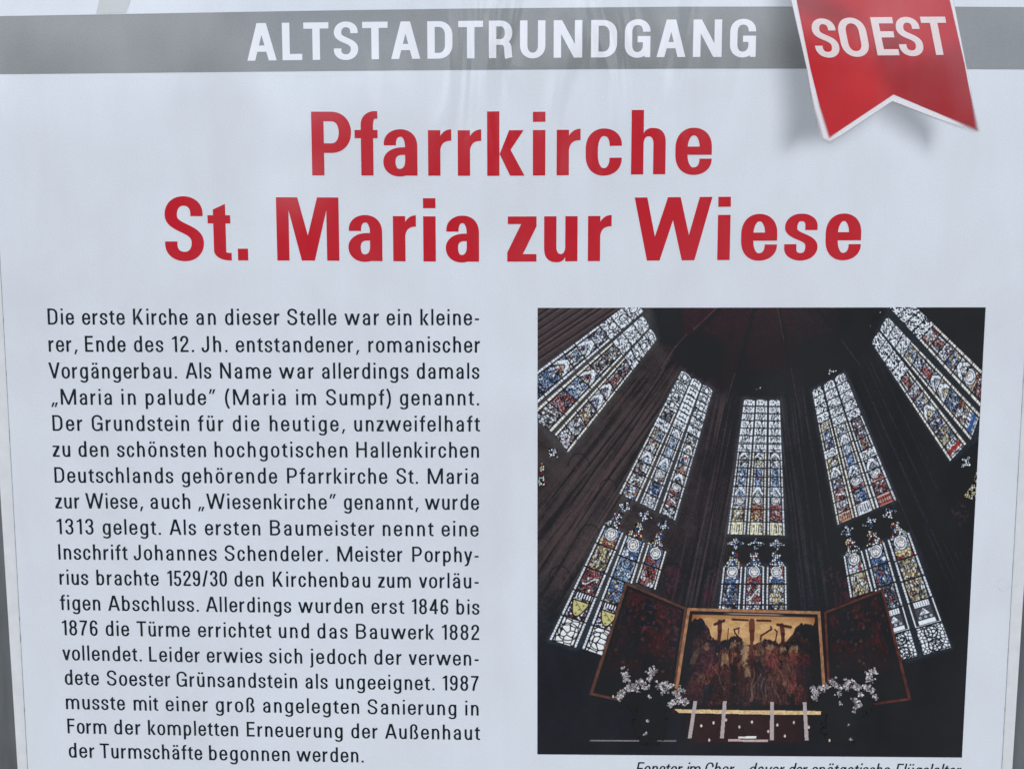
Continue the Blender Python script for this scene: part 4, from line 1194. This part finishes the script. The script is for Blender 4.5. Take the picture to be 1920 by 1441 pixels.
lancet('stained_glass', [(1663, 1010), (1704, 996), (1784, 1214), (1732, 1228)],
       rows([(44, 'saint', (YEL, RED, WHI)), (40, 'robe', (YEL, BRN, BLU)), (42, 'robe', (YEL, RED, BLU)), (48, 'church', None), (52, 'rosette', None)]), 98, **LL)

# tracery: little foiled lights between upper and lower windows
def tracery(name, cx, cy, rx, ry, rot, seed, cols, head=False):
    rs = np.random.RandomState(seed)
    n = int(max(rx, ry) * 2.2 / .7)
    R_ = max(rx, ry) * 1.1
    X, Y = np.meshgrid(np.linspace(-R_, R_, n), np.linspace(-R_, R_, n))
    cr, sr = math.cos(rot), math.sin(rot)
    x = (X * cr + Y * sr) / rx; y = (-X * sr + Y * cr) / ry
    r = np.hypot(x, y); th = np.arctan2(y, x)
    if head:
        lobe = np.where(y < .1, np.hypot(x, y + .45) - .48, 9)
        foot = np.where((y > -.1), np.abs(x) - (.35 + .62 * np.clip(y, 0, 1)), 9)
        m = ((lobe < 0) | (foot < 0)) & (y < .98)
    else:
        m = r < .72 + .26 * np.cos(4 * th)
    cid, e = voro(X + R_, Y + R_, 4.2, rs)
    c = pick(cid, cols)
    c = mixc(c, DRK, smooth(1.7, .7, e))
    m &= (vnoise(X / 2.4 + seed, Y / 2.4) > .22)
    c *= (1 + (rs.rand(*X.shape) - .5) * .2)[..., None]
    q = [(cx - R_, cy - R_), (cx + R_, cy - R_), (cx + R_, cy + R_), (cx - R_, cy + R_)]
    return grid(name, q, n, n, np.clip(c, 8, 250), photo, 3, mask=m, clip=in_photo)
WSP = [WHI, WHI, DRK, WHI, LBL]
for k, (x, y, rx, ry, rot) in enumerate(((1172, 950, 14, 12, .4), (1210, 967, 14, 12, .4), (1244, 985, 14, 12, .4), (1379, 1018, 16, 11, 0), (1417, 1019, 16, 11, 0), (1456, 1020, 16, 11, 0),
                                          (1588, 995, 15, 11, -.4), (1630, 979, 15, 11, -.4), (1667, 962, 15, 11, -.4), (1037, 848, 13, 11, .8), (1810, 866, 11, 13, .6), (1428, 731, 13, 7, 0), (1560, 697, 14, 7, -.5), (1642, 596, 20, 6, -1.0))):
    tracery('tracery_light', x, y, rx, ry, rot, 200 + k, WSP + ([BLU] if k in (1, 3, 7) else []) if k < 11 else [DRK, DRK, WHI, DRK])
for k, (x, y, rot) in enumerate(((1155, 974, .38), (1195, 993, .38), (1234, 1011, .38), (1375, 1047, 0), (1415, 1047, 0), (1455, 1047, 0), (1596, 1022, -.32), (1636, 1006, -.32), (1680, 990, -.32))):
    tracery('tracery_light', x, y, 19, 15, rot, 230 + k, [WHI, RED, YEL, BLU, WHI, DRK, WHI], head=True)
tracery('tracery_light', 1016, 888, 9, 22, 0, 260, [RED, WHI, DRK, YEL, WHI], head=True)
tracery('tracery_light', 1830, 905, 14, 32, .35, 261, [YEL, DRK, WHI, YEL], head=True)

# --- the winged altar in the photograph (a plain painted crowd before a golden ground)
def crowd_figs(c, X, Y, spots, rs, tones, amt=1.0):
    '''small painted people: robe with folds, shoulders, pale head'''
    for fx, fy, hgt in spots:
        w = hgt * rs.uniform(.30, .42)
        y0 = max(0, int((fy - 4 - Y[0, 0]) / (Y[1, 0] - Y[0, 0]))); y1 = int((fy + hgt - Y[0, 0]) / (Y[1, 0] - Y[0, 0])) + 2
        x0 = max(0, int((fx - w - 4) / (X[0, 1] - X[0, 0]))); x1 = int((fx + w + 4) / (X[0, 1] - X[0, 0])) + 2
        x = X[y0:y1, x0:x1]; y = Y[y0:y1, x0:x1]
        if x.size == 0: continue
        sub = c[y0:y1, x0:x1]
        tone = np.array(tones[rs.randint(len(tones))], float) * rs.uniform(.7, 1.2)
        lean = rs.uniform(-.25, .25)
        xx = x - fx - lean * (y - fy); t = (y - fy) / hgt
        half = w * (.42 + .5 * np.sqrt(np.clip(t, 0, 1)))
        m = smooth(.9, -.5, np.abs(xx) - half) * smooth(.02, .16, t) * (t < 1)
        sd_ = rs.uniform(0, 90)
        fold = .45 + 1.1 * fbm(xx / 2.2 + sd_ + .25 * np.sin(y / 4), y / 9 + sd_, 3)
        edge = smooth(1.6, .2, np.abs(np.abs(xx) - half))
        col = tone[None, None] * (fold * (1 - .65 * edge))[..., None]
        sub = sub * (1 - (m * amt)[..., None]) + col * (m * amt)[..., None]
        hr = np.hypot(xx / 1.0, (y - fy - .06 * hgt) / 1.15)
        hs = max(1.3, hgt * .045)
        skin = np.array((168., 124., 104.)) * rs.uniform(.4, 1.0) * (tone.mean() / 75) ** .4
        cap = np.array(tones[rs.randint(len(tones))], float)
        sub = mixc(sub, cap * .7, smooth(hs + 1.5, hs + .5, hr) * amt)
        sub = mixc(sub, skin, smooth(hs + .3, hs - .6, hr) * (y > fy + .01 * hgt) * amt)
        c[y0:y1, x0:x1] = sub
    return c

def altar_wing(name, quad, frame, ground, seed, layer, fw=6.0):
    tl, tr, br, bl = [np.array(q, float) for q in quad]
    Wd = np.hypot(*(tr - tl)); H = np.hypot(*(bl - tl))
    nx, ny = int(Wd / .8), int(H / .8)
    U, V = np.meshgrid((np.arange(nx) + .5) / nx, (np.arange(ny) + .5) / ny)
    X, Y = U * Wd, V * H
    n = fbm(X / 16 + seed, Y / 20, 4); n2 = fbm(X / 5, Y / 6 + seed, 3)
    c = np.zeros(X.shape + (3,)) + np.array(ground, float)
    c = mixc(c, (62, 32, 40), smooth(.50, .66, n) * .8)
    c = mixc(c, (24, 30, 44), smooth(.47, .32, n) * .8)
    c = mixc(c, (104, 66, 62), smooth(.62, .74, n2) * .45)
    c = mixc(c, (12, 10, 14), smooth(.42, .30, n2) * .7)
    # arch, a haloed figure, dim robes
    r = np.hypot(X - Wd * .55, Y - H * .36)
    if frame[0] > 80:
        c = mixc(c, (92, 52, 52), smooth(2.0, .8, np.abs(r - Wd * .13)) * .7); c = mixc(c, (80, 42, 44), smooth(Wd * .1, Wd * .06, r) * .5)
    c = mixc(c, (14, 11, 16), smooth(2.5, 1, np.abs(np.hypot(X - Wd * .4, (Y - H * .3) * 1.3) - Wd * .25)) * .8)
    rw = np.random.RandomState(seed + 40)
    tn = [(84, 50, 48), (58, 42, 44), (46, 50, 64), (100, 64, 54), (40, 32, 34)] if frame[0] > 90 else [(54, 24, 28), (34, 26, 30), (30, 30, 36), (60, 32, 30)]
    sp = [(rw.uniform(.14, .86) * Wd, (v_ + rw.uniform(-.03, .03)) * H, H * rw.uniform(.26, .38)) for v_ in (.28, .36, .42, .5, .56, .62) for _ in range(3)]
    c = crowd_figs(c, X, Y, sp, rw, tn, .55)
    c = mixc(c, (16, 18, 24), smooth(.5, .9, V) * .8)
    c += (np.random.RandomState(seed).rand(*X.shape) - .5)[..., None] * 16
    e = np.minimum(np.minimum(X, Wd - X), np.minimum(Y, H - Y))
    c = mixc(c, (14, 10, 13), smooth(fw + 6, fw + 3, e) * .9)
    fr = np.array(frame, float) * (.75 + .5 * fbm(X / 9, Y / 9, 2))[..., None]
    w = smooth(fw + .6, fw - .8, e)[..., None]
    c = c * (1 - w) + fr * w
    c = mixc(c, (10, 10, 13), smooth(.8, 1.0, V) * smooth(.25, .8, U if frame[0] > 80 else 1 - U) * .6)
    return grid(name, quad, nx, ny, np.clip(c, 7, 250), photo, layer)
altar_wing('altar_wing', [(1173, 1090), (1288, 1139), (1262, 1334), (1104.5, 1301)], (86, 59, 52), (54, 32, 36), 11, 4, 5)
altar_wing('altar_wing', [(1545, 1146), (1655, 1102), (1708.5, 1311), (1553, 1333)], (80, 46, 42), (36, 17, 22), 12, 4, 4.5)

def altar_centre():
    quad = [(1289, 1138.5), (1537.5, 1145), (1551, 1338), (1258, 1336)]
    nx, ny = 380, 260
    U, V = np.meshgrid((np.arange(nx) + .5) / nx, (np.arange(ny) + .5) / ny)
    X, Y = U * 262, V * 194                       # photo px inside the panel
    rs = np.random.RandomState(4)
    gold = np.zeros(X.shape + (3,)) + np.array((172., 138., 96.))
    c = mixc(gold, (200, 168, 124), smooth(.4, .7, fbm(X / 22, Y / 10, 3)) * .7)
    c = mixc(c, (140, 92, 58), smooth(40, 8, X) * .8 + smooth(225, 255, X) * .8 + smooth(26, 10, Y) * .5)
    # skyline of the crowd
    sky_ = 53 + 6 * np.sin(X / 9) + 9 * fbm(X / 6, 0 * X, 2) - 38 * smooth(60, 22, X) - 34 * smooth(198, 232, X) + 6 * smooth(90, 130, X) * smooth(190, 150, X) - 3
    crowd = smooth(-1.5, 1.5, Y - sky_)
    cid, e = voro(X, Y * .8, 15.0, rs, .95)
    cid2, e2 = voro(X + 40, Y, 6.5, rs, .95)
    cols = [(66, 36, 52), (48, 28, 40), (82, 44, 52), (34, 30, 46), (76, 46, 60), (60, 36, 50), (40, 24, 34), (92, 52, 54)]
    cr = pick(cid, cols)
    cr = mixc(cr, (120, 74, 80), smooth(.7, .95, cid2) * .45)
    cr = mixc(cr, (18, 12, 20), smooth(2.6, .6, e) * .75); cr = mixc(cr, (16, 12, 18), smooth(1.6, .4, e2) * .6)
    cr = mixc(cr, (140, 94, 92), smooth(.66, .8, fbm(X / 2.6, Y / 7, 2)) * .5)
    cr = mixc(cr, (22, 20, 34), smooth(60, 20, X) * .55); cr = mixc(cr, (16, 14, 20), smooth(200, 240, X) * .65)
    # pale and red accents: a light robed figure, kneeling figures, red hoods
    for bx, by, rx, ry, col, am in ((118, 88, 8, 26, (196, 156, 128), .9), (124, 118, 7, 12, (182, 142, 116), .8), (165, 72, 9, 8, (190, 150, 126), .7), (47, 70, 7, 9, (170, 112, 92), .7), (52, 84, 8, 14, (140, 56, 54), .7),
                                    (34, 140, 20, 16, (112, 40, 50), .75), (24, 160, 20, 14, (108, 34, 40), .8), (84, 118, 11, 22, (130, 54, 56), .7), (208, 84, 13, 14, (124, 54, 52), .7), (230, 88, 11, 16, (112, 46, 46), .7), (186, 86, 10, 9, (156, 84, 72), .6),
                                    (150, 130, 26, 44, (96, 58, 70), .75), (182, 132, 16, 44, (84, 46, 60), .6), (132, 150, 8, 24, (146, 74, 66), .55), (152, 108, 11, 16, (128, 92, 92), .6), (212, 66, 10, 8, (120, 92, 98), .6)):
        d = np.hypot((X - bx) / rx, (Y - by) / ry) + (fbm(X / 4 + bx, Y / 5, 2) - .5) * .9
        cr = mixc(cr, col, smooth(1.1, .7, d) * am)
        cr = mixc(cr, (26, 16, 22), smooth(.12, .03, np.abs(d - 1.02)) * .6)
    for p, q in (((136, 88 + 20), (133, 170)), ((160, 130), (156, 168)), ((176, 100), (200, 160)), ((118, 116), (128, 112)), ((60, 104), (88, 150)), ((168, 130), (182, 172))):
        cr = mixc(cr, (176, 136, 124), smooth(1.5, .5, seg_d(X, Y, p, q)) * .7)
    tn = [(74, 44, 54), (52, 34, 42), (98, 50, 50), (40, 36, 52), (88, 60, 58), (112, 64, 54), (36, 26, 32), (134, 98, 80), (28, 22, 28), (60, 34, 40)]
    sp = []
    for v_, n_ in ((54, 17), (66, 17), (80, 16), (96, 14), (114, 12), (132, 10)):
        for k_ in range(n_):
            sp.append((22 + (k_ + rs.uniform(.1, .9)) * 222 / n_, v_ + rs.uniform(-6, 6), rs.uniform(26, 48)))
    sp.sort(key=lambda q: q[1])
    cr = crowd_figs(cr, X, Y, sp, rs, tn, .78)
    cr = crowd_figs(cr, X, Y, [(120, 74, 62), (52, 66, 60), (208, 74, 58), (230, 78, 58), (165, 66, 50)], rs, [(92, 52, 56), (104, 46, 46), (84, 44, 54)], .6)
    cr = crowd_figs(cr, X, Y, [(152, 98, 80), (182, 100, 78), (86, 104, 70), (34, 122, 58), (128, 112, 62)], rs, [(78, 54, 56), (84, 50, 50), (66, 44, 50)], .6)
    for bx, by, rx, ry, col, am in ((118, 84, 7, 24, (178, 142, 118), .75), (125, 116, 6, 11, (164, 128, 106), .65), (165, 70, 8, 6, (164, 130, 110), .6), (47, 70, 5, 8, (156, 106, 88), .6),
                                    (34, 146, 18, 20, (98, 38, 48), .5), (208, 86, 12, 12, (128, 56, 52), .6), (230, 90, 10, 14, (116, 44, 44), .6), (188, 88, 8, 7, (142, 84, 72), .5)):
        d = np.hypot((X - bx) / rx, (Y - by) / ry) + (fbm(X / 3 + bx, Y / 4, 3) - .5) * 1.3
        cr = mixc(cr, col, smooth(1.1, .6, d) * am)
    for p, q in (((136, 108), (133, 170)), ((160, 130), (156, 168)), ((176, 100), (200, 160)), ((60, 104), (88, 150)), ((168, 130), (182, 172)), ((146, 120), (128, 172)), ((152, 128), (152, 166))):
        cr = mixc(cr, (150, 112, 108), smooth(1.2, .3, seg_d(X + 2 * np.sin(Y / 7), Y, p, q)) * .45)
    cr = mixc(cr, (22, 20, 34), smooth(60, 16, X) * .5); cr = mixc(cr, (16, 14, 20), smooth(205, 245, X) * .55)
    f = fbm(X / 3.2 - Y / 9, Y / 3.2, 3)
    cr = cr * (.66 + .68 * f)[..., None]
    cr = cr * .93 + .07 * cr.mean(-1, keepdims=True); cr = cr * np.array((.90, .98, .92))
    c = c * (1 - crowd[..., None]) + cr * crowd[..., None]
    # three poles with bodies before the gold, scrolls, lances
    def strokes(pts, w, col=(58, 30, 30)):
        nonlocal c
        for p, q in zip(pts[:-1], pts[1:]):
            c = mixc(c, col, smooth(w + .7, w - .5, seg_d(X, Y, p, q)) * .95)
    strokes([(66, 24), (68, 42)], 4.2, (78, 44, 40)); strokes([(68, 42), (68, 62)], 3.2); strokes([(57, 29), (74, 22)], 2.6)
    strokes([(186, 28), (188, 44)], 4.2, (78, 44, 40)); strokes([(188, 44), (188, 62)], 3.2); strokes([(178, 27), (203, 31)], 2.6)
    strokes([(90, 19), (120, 20)], 1.9, (62, 36, 32)); strokes([(138, 20), (164, 20)], 1.9, (62, 36, 32))
    strokes([(128, 22), (129, 40)], 5.5, (92, 52, 44)); strokes([(129, 40), (130, 56)], 4.2, (80, 44, 40)); strokes([(130, 56), (128, 82)], 3, (84, 50, 46))
    strokes([(101, 60), (103, 50), (97, 44), (95, 38), (104, 35)], 1.3); strokes([(104, 35), (104, 45)], .9)
    strokes([(146, 56), (147, 48), (158, 41), (166, 36), (165, 31)], 1.6); strokes([(84, 60), (84, 36)], .7); strokes([(174, 58), (177, 40), (173, 36)], 1.2)
    c += (rs.rand(*X.shape) - .5)[..., None] * 22
    ed = np.minimum(np.minimum(X, 262 - X), Y)
    c = mixc(c, (18, 14, 18), smooth(13, 10, ed))
    c = mixc(c, (190, 180, 176), smooth(1.6, .6, np.abs(Y - 8.6)) * smooth(70, 40, np.abs(X - 132)) * .7)
    fr = np.array((152., 112., 84.)) * (.72 + .5 * fbm(X / 8, Y / 8, 2))[..., None]
    w = (smooth(6.4, 5.2, ed))[..., None]
    c = c * (1 - w) + fr * w
    c = mixc(c, (24, 16, 20), smooth(6.8, 6.2, ed) * smooth(5.2, 5.8, ed) * .6)
    c = mixc(c, (70, 40, 34), smooth(140, 175, Y) * smooth(230, 262, X) * .8)
    c = mixc(c, (20, 14, 18), smooth(172, 182, Y) * .75)
    return grid('altar_centre_panel', quad, nx, ny, np.clip(c, 8, 250), photo, 5)
altar_centre()

def swatch(name, pts, col, layer, noise=.15, step=.8):
    """a small printed patch with mottled colour"""
    xs = [p[0] for p in pts]; ys = [p[1] for p in pts]
    x0, x1, y0, y1 = min(xs) - 1, max(xs) + 1, min(ys) - 1, max(ys) + 1
    nx, ny = max(3, int((x1 - x0) / step)), max(3, int((y1 - y0) / step))
    X, Y = np.meshgrid(x0 + (np.arange(nx) + .5) * (x1 - x0) / nx, y0 + (np.arange(ny) + .5) * (y1 - y0) / ny)
    m = in_poly(X, Y, pts)
    c = np.zeros(X.shape + (3,)) + np.array(col, float)
    c *= (1 - noise / 2 + noise * fbm(X / 3, Y / 3, 2) + (np.random.RandomState(int(x0)).rand(*X.shape) - .5) * noise)[..., None]
    return grid(name, [(x0, y0), (x1, y0), (x1, y1), (x0, y1)], nx, ny, np.clip(c, 5, 250), photo, layer, mask=m)
swatch('altar_rail', [(1264, 1328), (1400, 1330), (1520, 1331), (1539, 1332), (1538, 1338), (1440, 1338), (1273, 1335)], (206, 176, 138), 6, .4)
for (x0, y0), (x1, y1) in (((1303.4, 1313), (1292.8, 1382)), ((1358.6, 1313), (1353.2, 1382)), ((1447, 1314.5), (1446.7, 1385.6)), ((1508, 1315), (1512, 1386))):
    swatch('candle', [(x0 - 3.4, y0), (x0 + 3.4, y0), (x1 + 3.6, y1), (x1 - 3.6, y1)], (166, 158, 164), 7, .06)
for x, y in ((1314.5, 1359), (1337.5, 1353.5), (1361, 1348), (1386, 1361), (1409.5, 1352), (1440, 1369.5), (1457, 1357.5), (1471, 1378), (1488, 1353), (1516, 1361.5), (1329.5, 1386), (1555, 1386)):
    swatch('candle_flame', [(x + 2.3 * math.cos(a), y + 2.9 * math.sin(a)) for a in np.linspace(0, 5.6, 8)], (196, 182, 178), 6, .3)
swatch('altar_book', [(1384, 1379), (1418, 1378.5), (1417, 1382.5), (1384, 1382.5)], (226, 222, 224), 6)
swatch('altar_cloth', [(1365, 1384), (1440, 1385), (1439, 1389), (1365, 1388.5)], (180, 160, 164), 6)

def bouquet(name, pts, seed, dark):
    """white blossoms over a dark vase"""
    rs = np.random.RandomState(seed)
    x0, x1 = min(p[0] for p in pts) - 12, max(p[0] for p in pts) + 12
    y0, y1 = min(p[1] for p in pts) - 12, 1396
    st = .75
    nx, ny = int((x1 - x0) / st), int((y1 - y0) / st)
    X, Y = np.meshgrid(x0 + (np.arange(nx) + .5) * st, y0 + (np.arange(ny) + .5) * st)
    c = np.zeros(X.shape + (3,)) + np.array((13., 14., 19.))
    cov = np.zeros(X.shape, bool)
    for (cx, cy, rx, ry) in dark:
        cov |= np.hypot((X - cx) / rx, (Y - cy) / ry) + (fbm(X / 6, Y / 6, 2) - .5) * .6 < 1
    for (px, py, r) in pts:
        for _ in range(int(6 + 3.4 * r)):
            bx, by = px + rs.normal(0, r * .72), py + rs.normal(0, r * .66)
            rr = rs.uniform(1.0, 2.5) if r > 2.5 else rs.uniform(.9, 1.6)
            d = np.hypot(X - bx, (Y - by)) + (vnoise(X / 1.5, Y / 1.5 + seed) - .5) * 2.0
            m = d < rr
            tone = np.array((196., 194., 203.)) * rs.uniform(.5, 1.12)
            c = np.where(m[..., None], tone * (1 - .35 * (vnoise(X / 1.2 + 9, Y / 1.2) > .6))[..., None], c); cov |= m
    c = c * (1 + (rs.rand(*X.shape) - .5) * .3)[..., None]
    return grid(name, [(x0, y0), (x0 + nx * st, y0), (x0 + nx * st, y0 + ny * st), (x0, y0 + ny * st)], nx, ny, np.clip(c, 6, 240), photo, 8, mask=cov, clip=in_photo)
bouquet('flower_bouquet', [(1160, 1303, 5), (1168, 1297, 5), (1178, 1290, 5), (1172, 1262, 5), (1174, 1272, 5), (1167, 1251, 2), (1190, 1288, 7), (1200, 1281, 6), (1208, 1286, 6), (1221, 1262, 6), (1224, 1256, 5), (1218, 1272, 4), (1236, 1284, 6), (1246, 1281, 6),
                           (1256, 1284, 6), (1244, 1294, 4), (1268, 1298, 6), (1278, 1292, 5), (1283, 1314, 5), (1262, 1316, 5), (1257, 1320, 3), (1274, 1310, 5), (1217, 1304, 2), (1214, 1350, 1.4), (1207, 1375, 1.4), (1211, 1372, 1.2)], 21,
        [(1218, 1308, 58, 28), (1218, 1350, 30, 48)])
bouquet('flower_bouquet', [(1524, 1290, 4), (1530, 1296, 5), (1527, 1308, 4), (1540, 1290, 5), (1548, 1286, 5), (1562, 1278, 6), (1567, 1284, 5), (1572, 1298, 4), (1590, 1278, 6), (1586, 1286, 5), (1602, 1282, 5), (1610, 1288, 4), (1634, 1261, 6), (1630, 1272, 4), (1637, 1256, 3),
                           (1624, 1288, 5), (1634, 1293, 4), (1604, 1313, 6), (1606, 1322, 4), (1601, 1333, 2), (1640, 1305, 3), (1612, 1300, 3), (1595, 1384, 2), (1591, 1357, 1.3), (1575, 1318, 2)], 23,
        [(1582, 1312, 55, 34), (1578, 1356, 34, 40)])

# ------------------------------------------------------------------ wear: a dried water ring, dust specks
def ring_mark(cx, cy, r):
    vs, fs = [], []
    n = 56
    for i in range(n):
        a = i / n * 2 * math.pi
        w = .22 + .35 * abs(math.sin(a * 1.5 + 1))
        rr = r * (1 + .05 * math.sin(2 * a + .6))
        for s in (-w, w):
            x, z = P(cx + (rr + s) * math.cos(a), cy + (rr * 1.12 + s) * math.sin(a)); vs.append((x, -LY, z))
    fs = [(2 * i, 2 * i + 1, (2 * i + 3) % (2 * n), (2 * i + 2) % (2 * n)) for i in range(n)]
    me = mesh_raw('water_ring', vs, fs); fix_front(me)
    return link_obj('water_ring', me, board, M_STAIN)
ring_mark(1881, 1096, 10.5)
rs = random.Random(12)
vs, fs = [], []
for x, y in [(323, 541), (322, 543), (543, 796), (900, 1199), (1006, 596), (690, 967), (1005, 1425), (1016, 1430), (940, 1338), (1908, 613), (1906, 611)] + [(rs.uniform(60, 1870), rs.uniform(150, 1430)) for _ in range(45)]:
    if in_poly(np.array([x]), np.array([y]), PH)[0]: continue
    a0 = rs.uniform(0, 6.28); r = rs.uniform(.5, 1.3)
    k = len(vs)
    for i in range(6):
        a = a0 + i * math.pi / 3
        X_, Z_ = P(x + r * (1.3 if i % 3 == 0 else .6) * math.cos(a), y + r * .7 * math.sin(a)); vs.append((X_, -1.6 * LY, Z_))
    fs.append(tuple(range(k, k + 6)))
me = mesh_raw('dust_specks', vs, fs); fix_front(me)
o = link_obj('dust_specks', me, board, M_STAIN); o['kind'] = 'stuff'
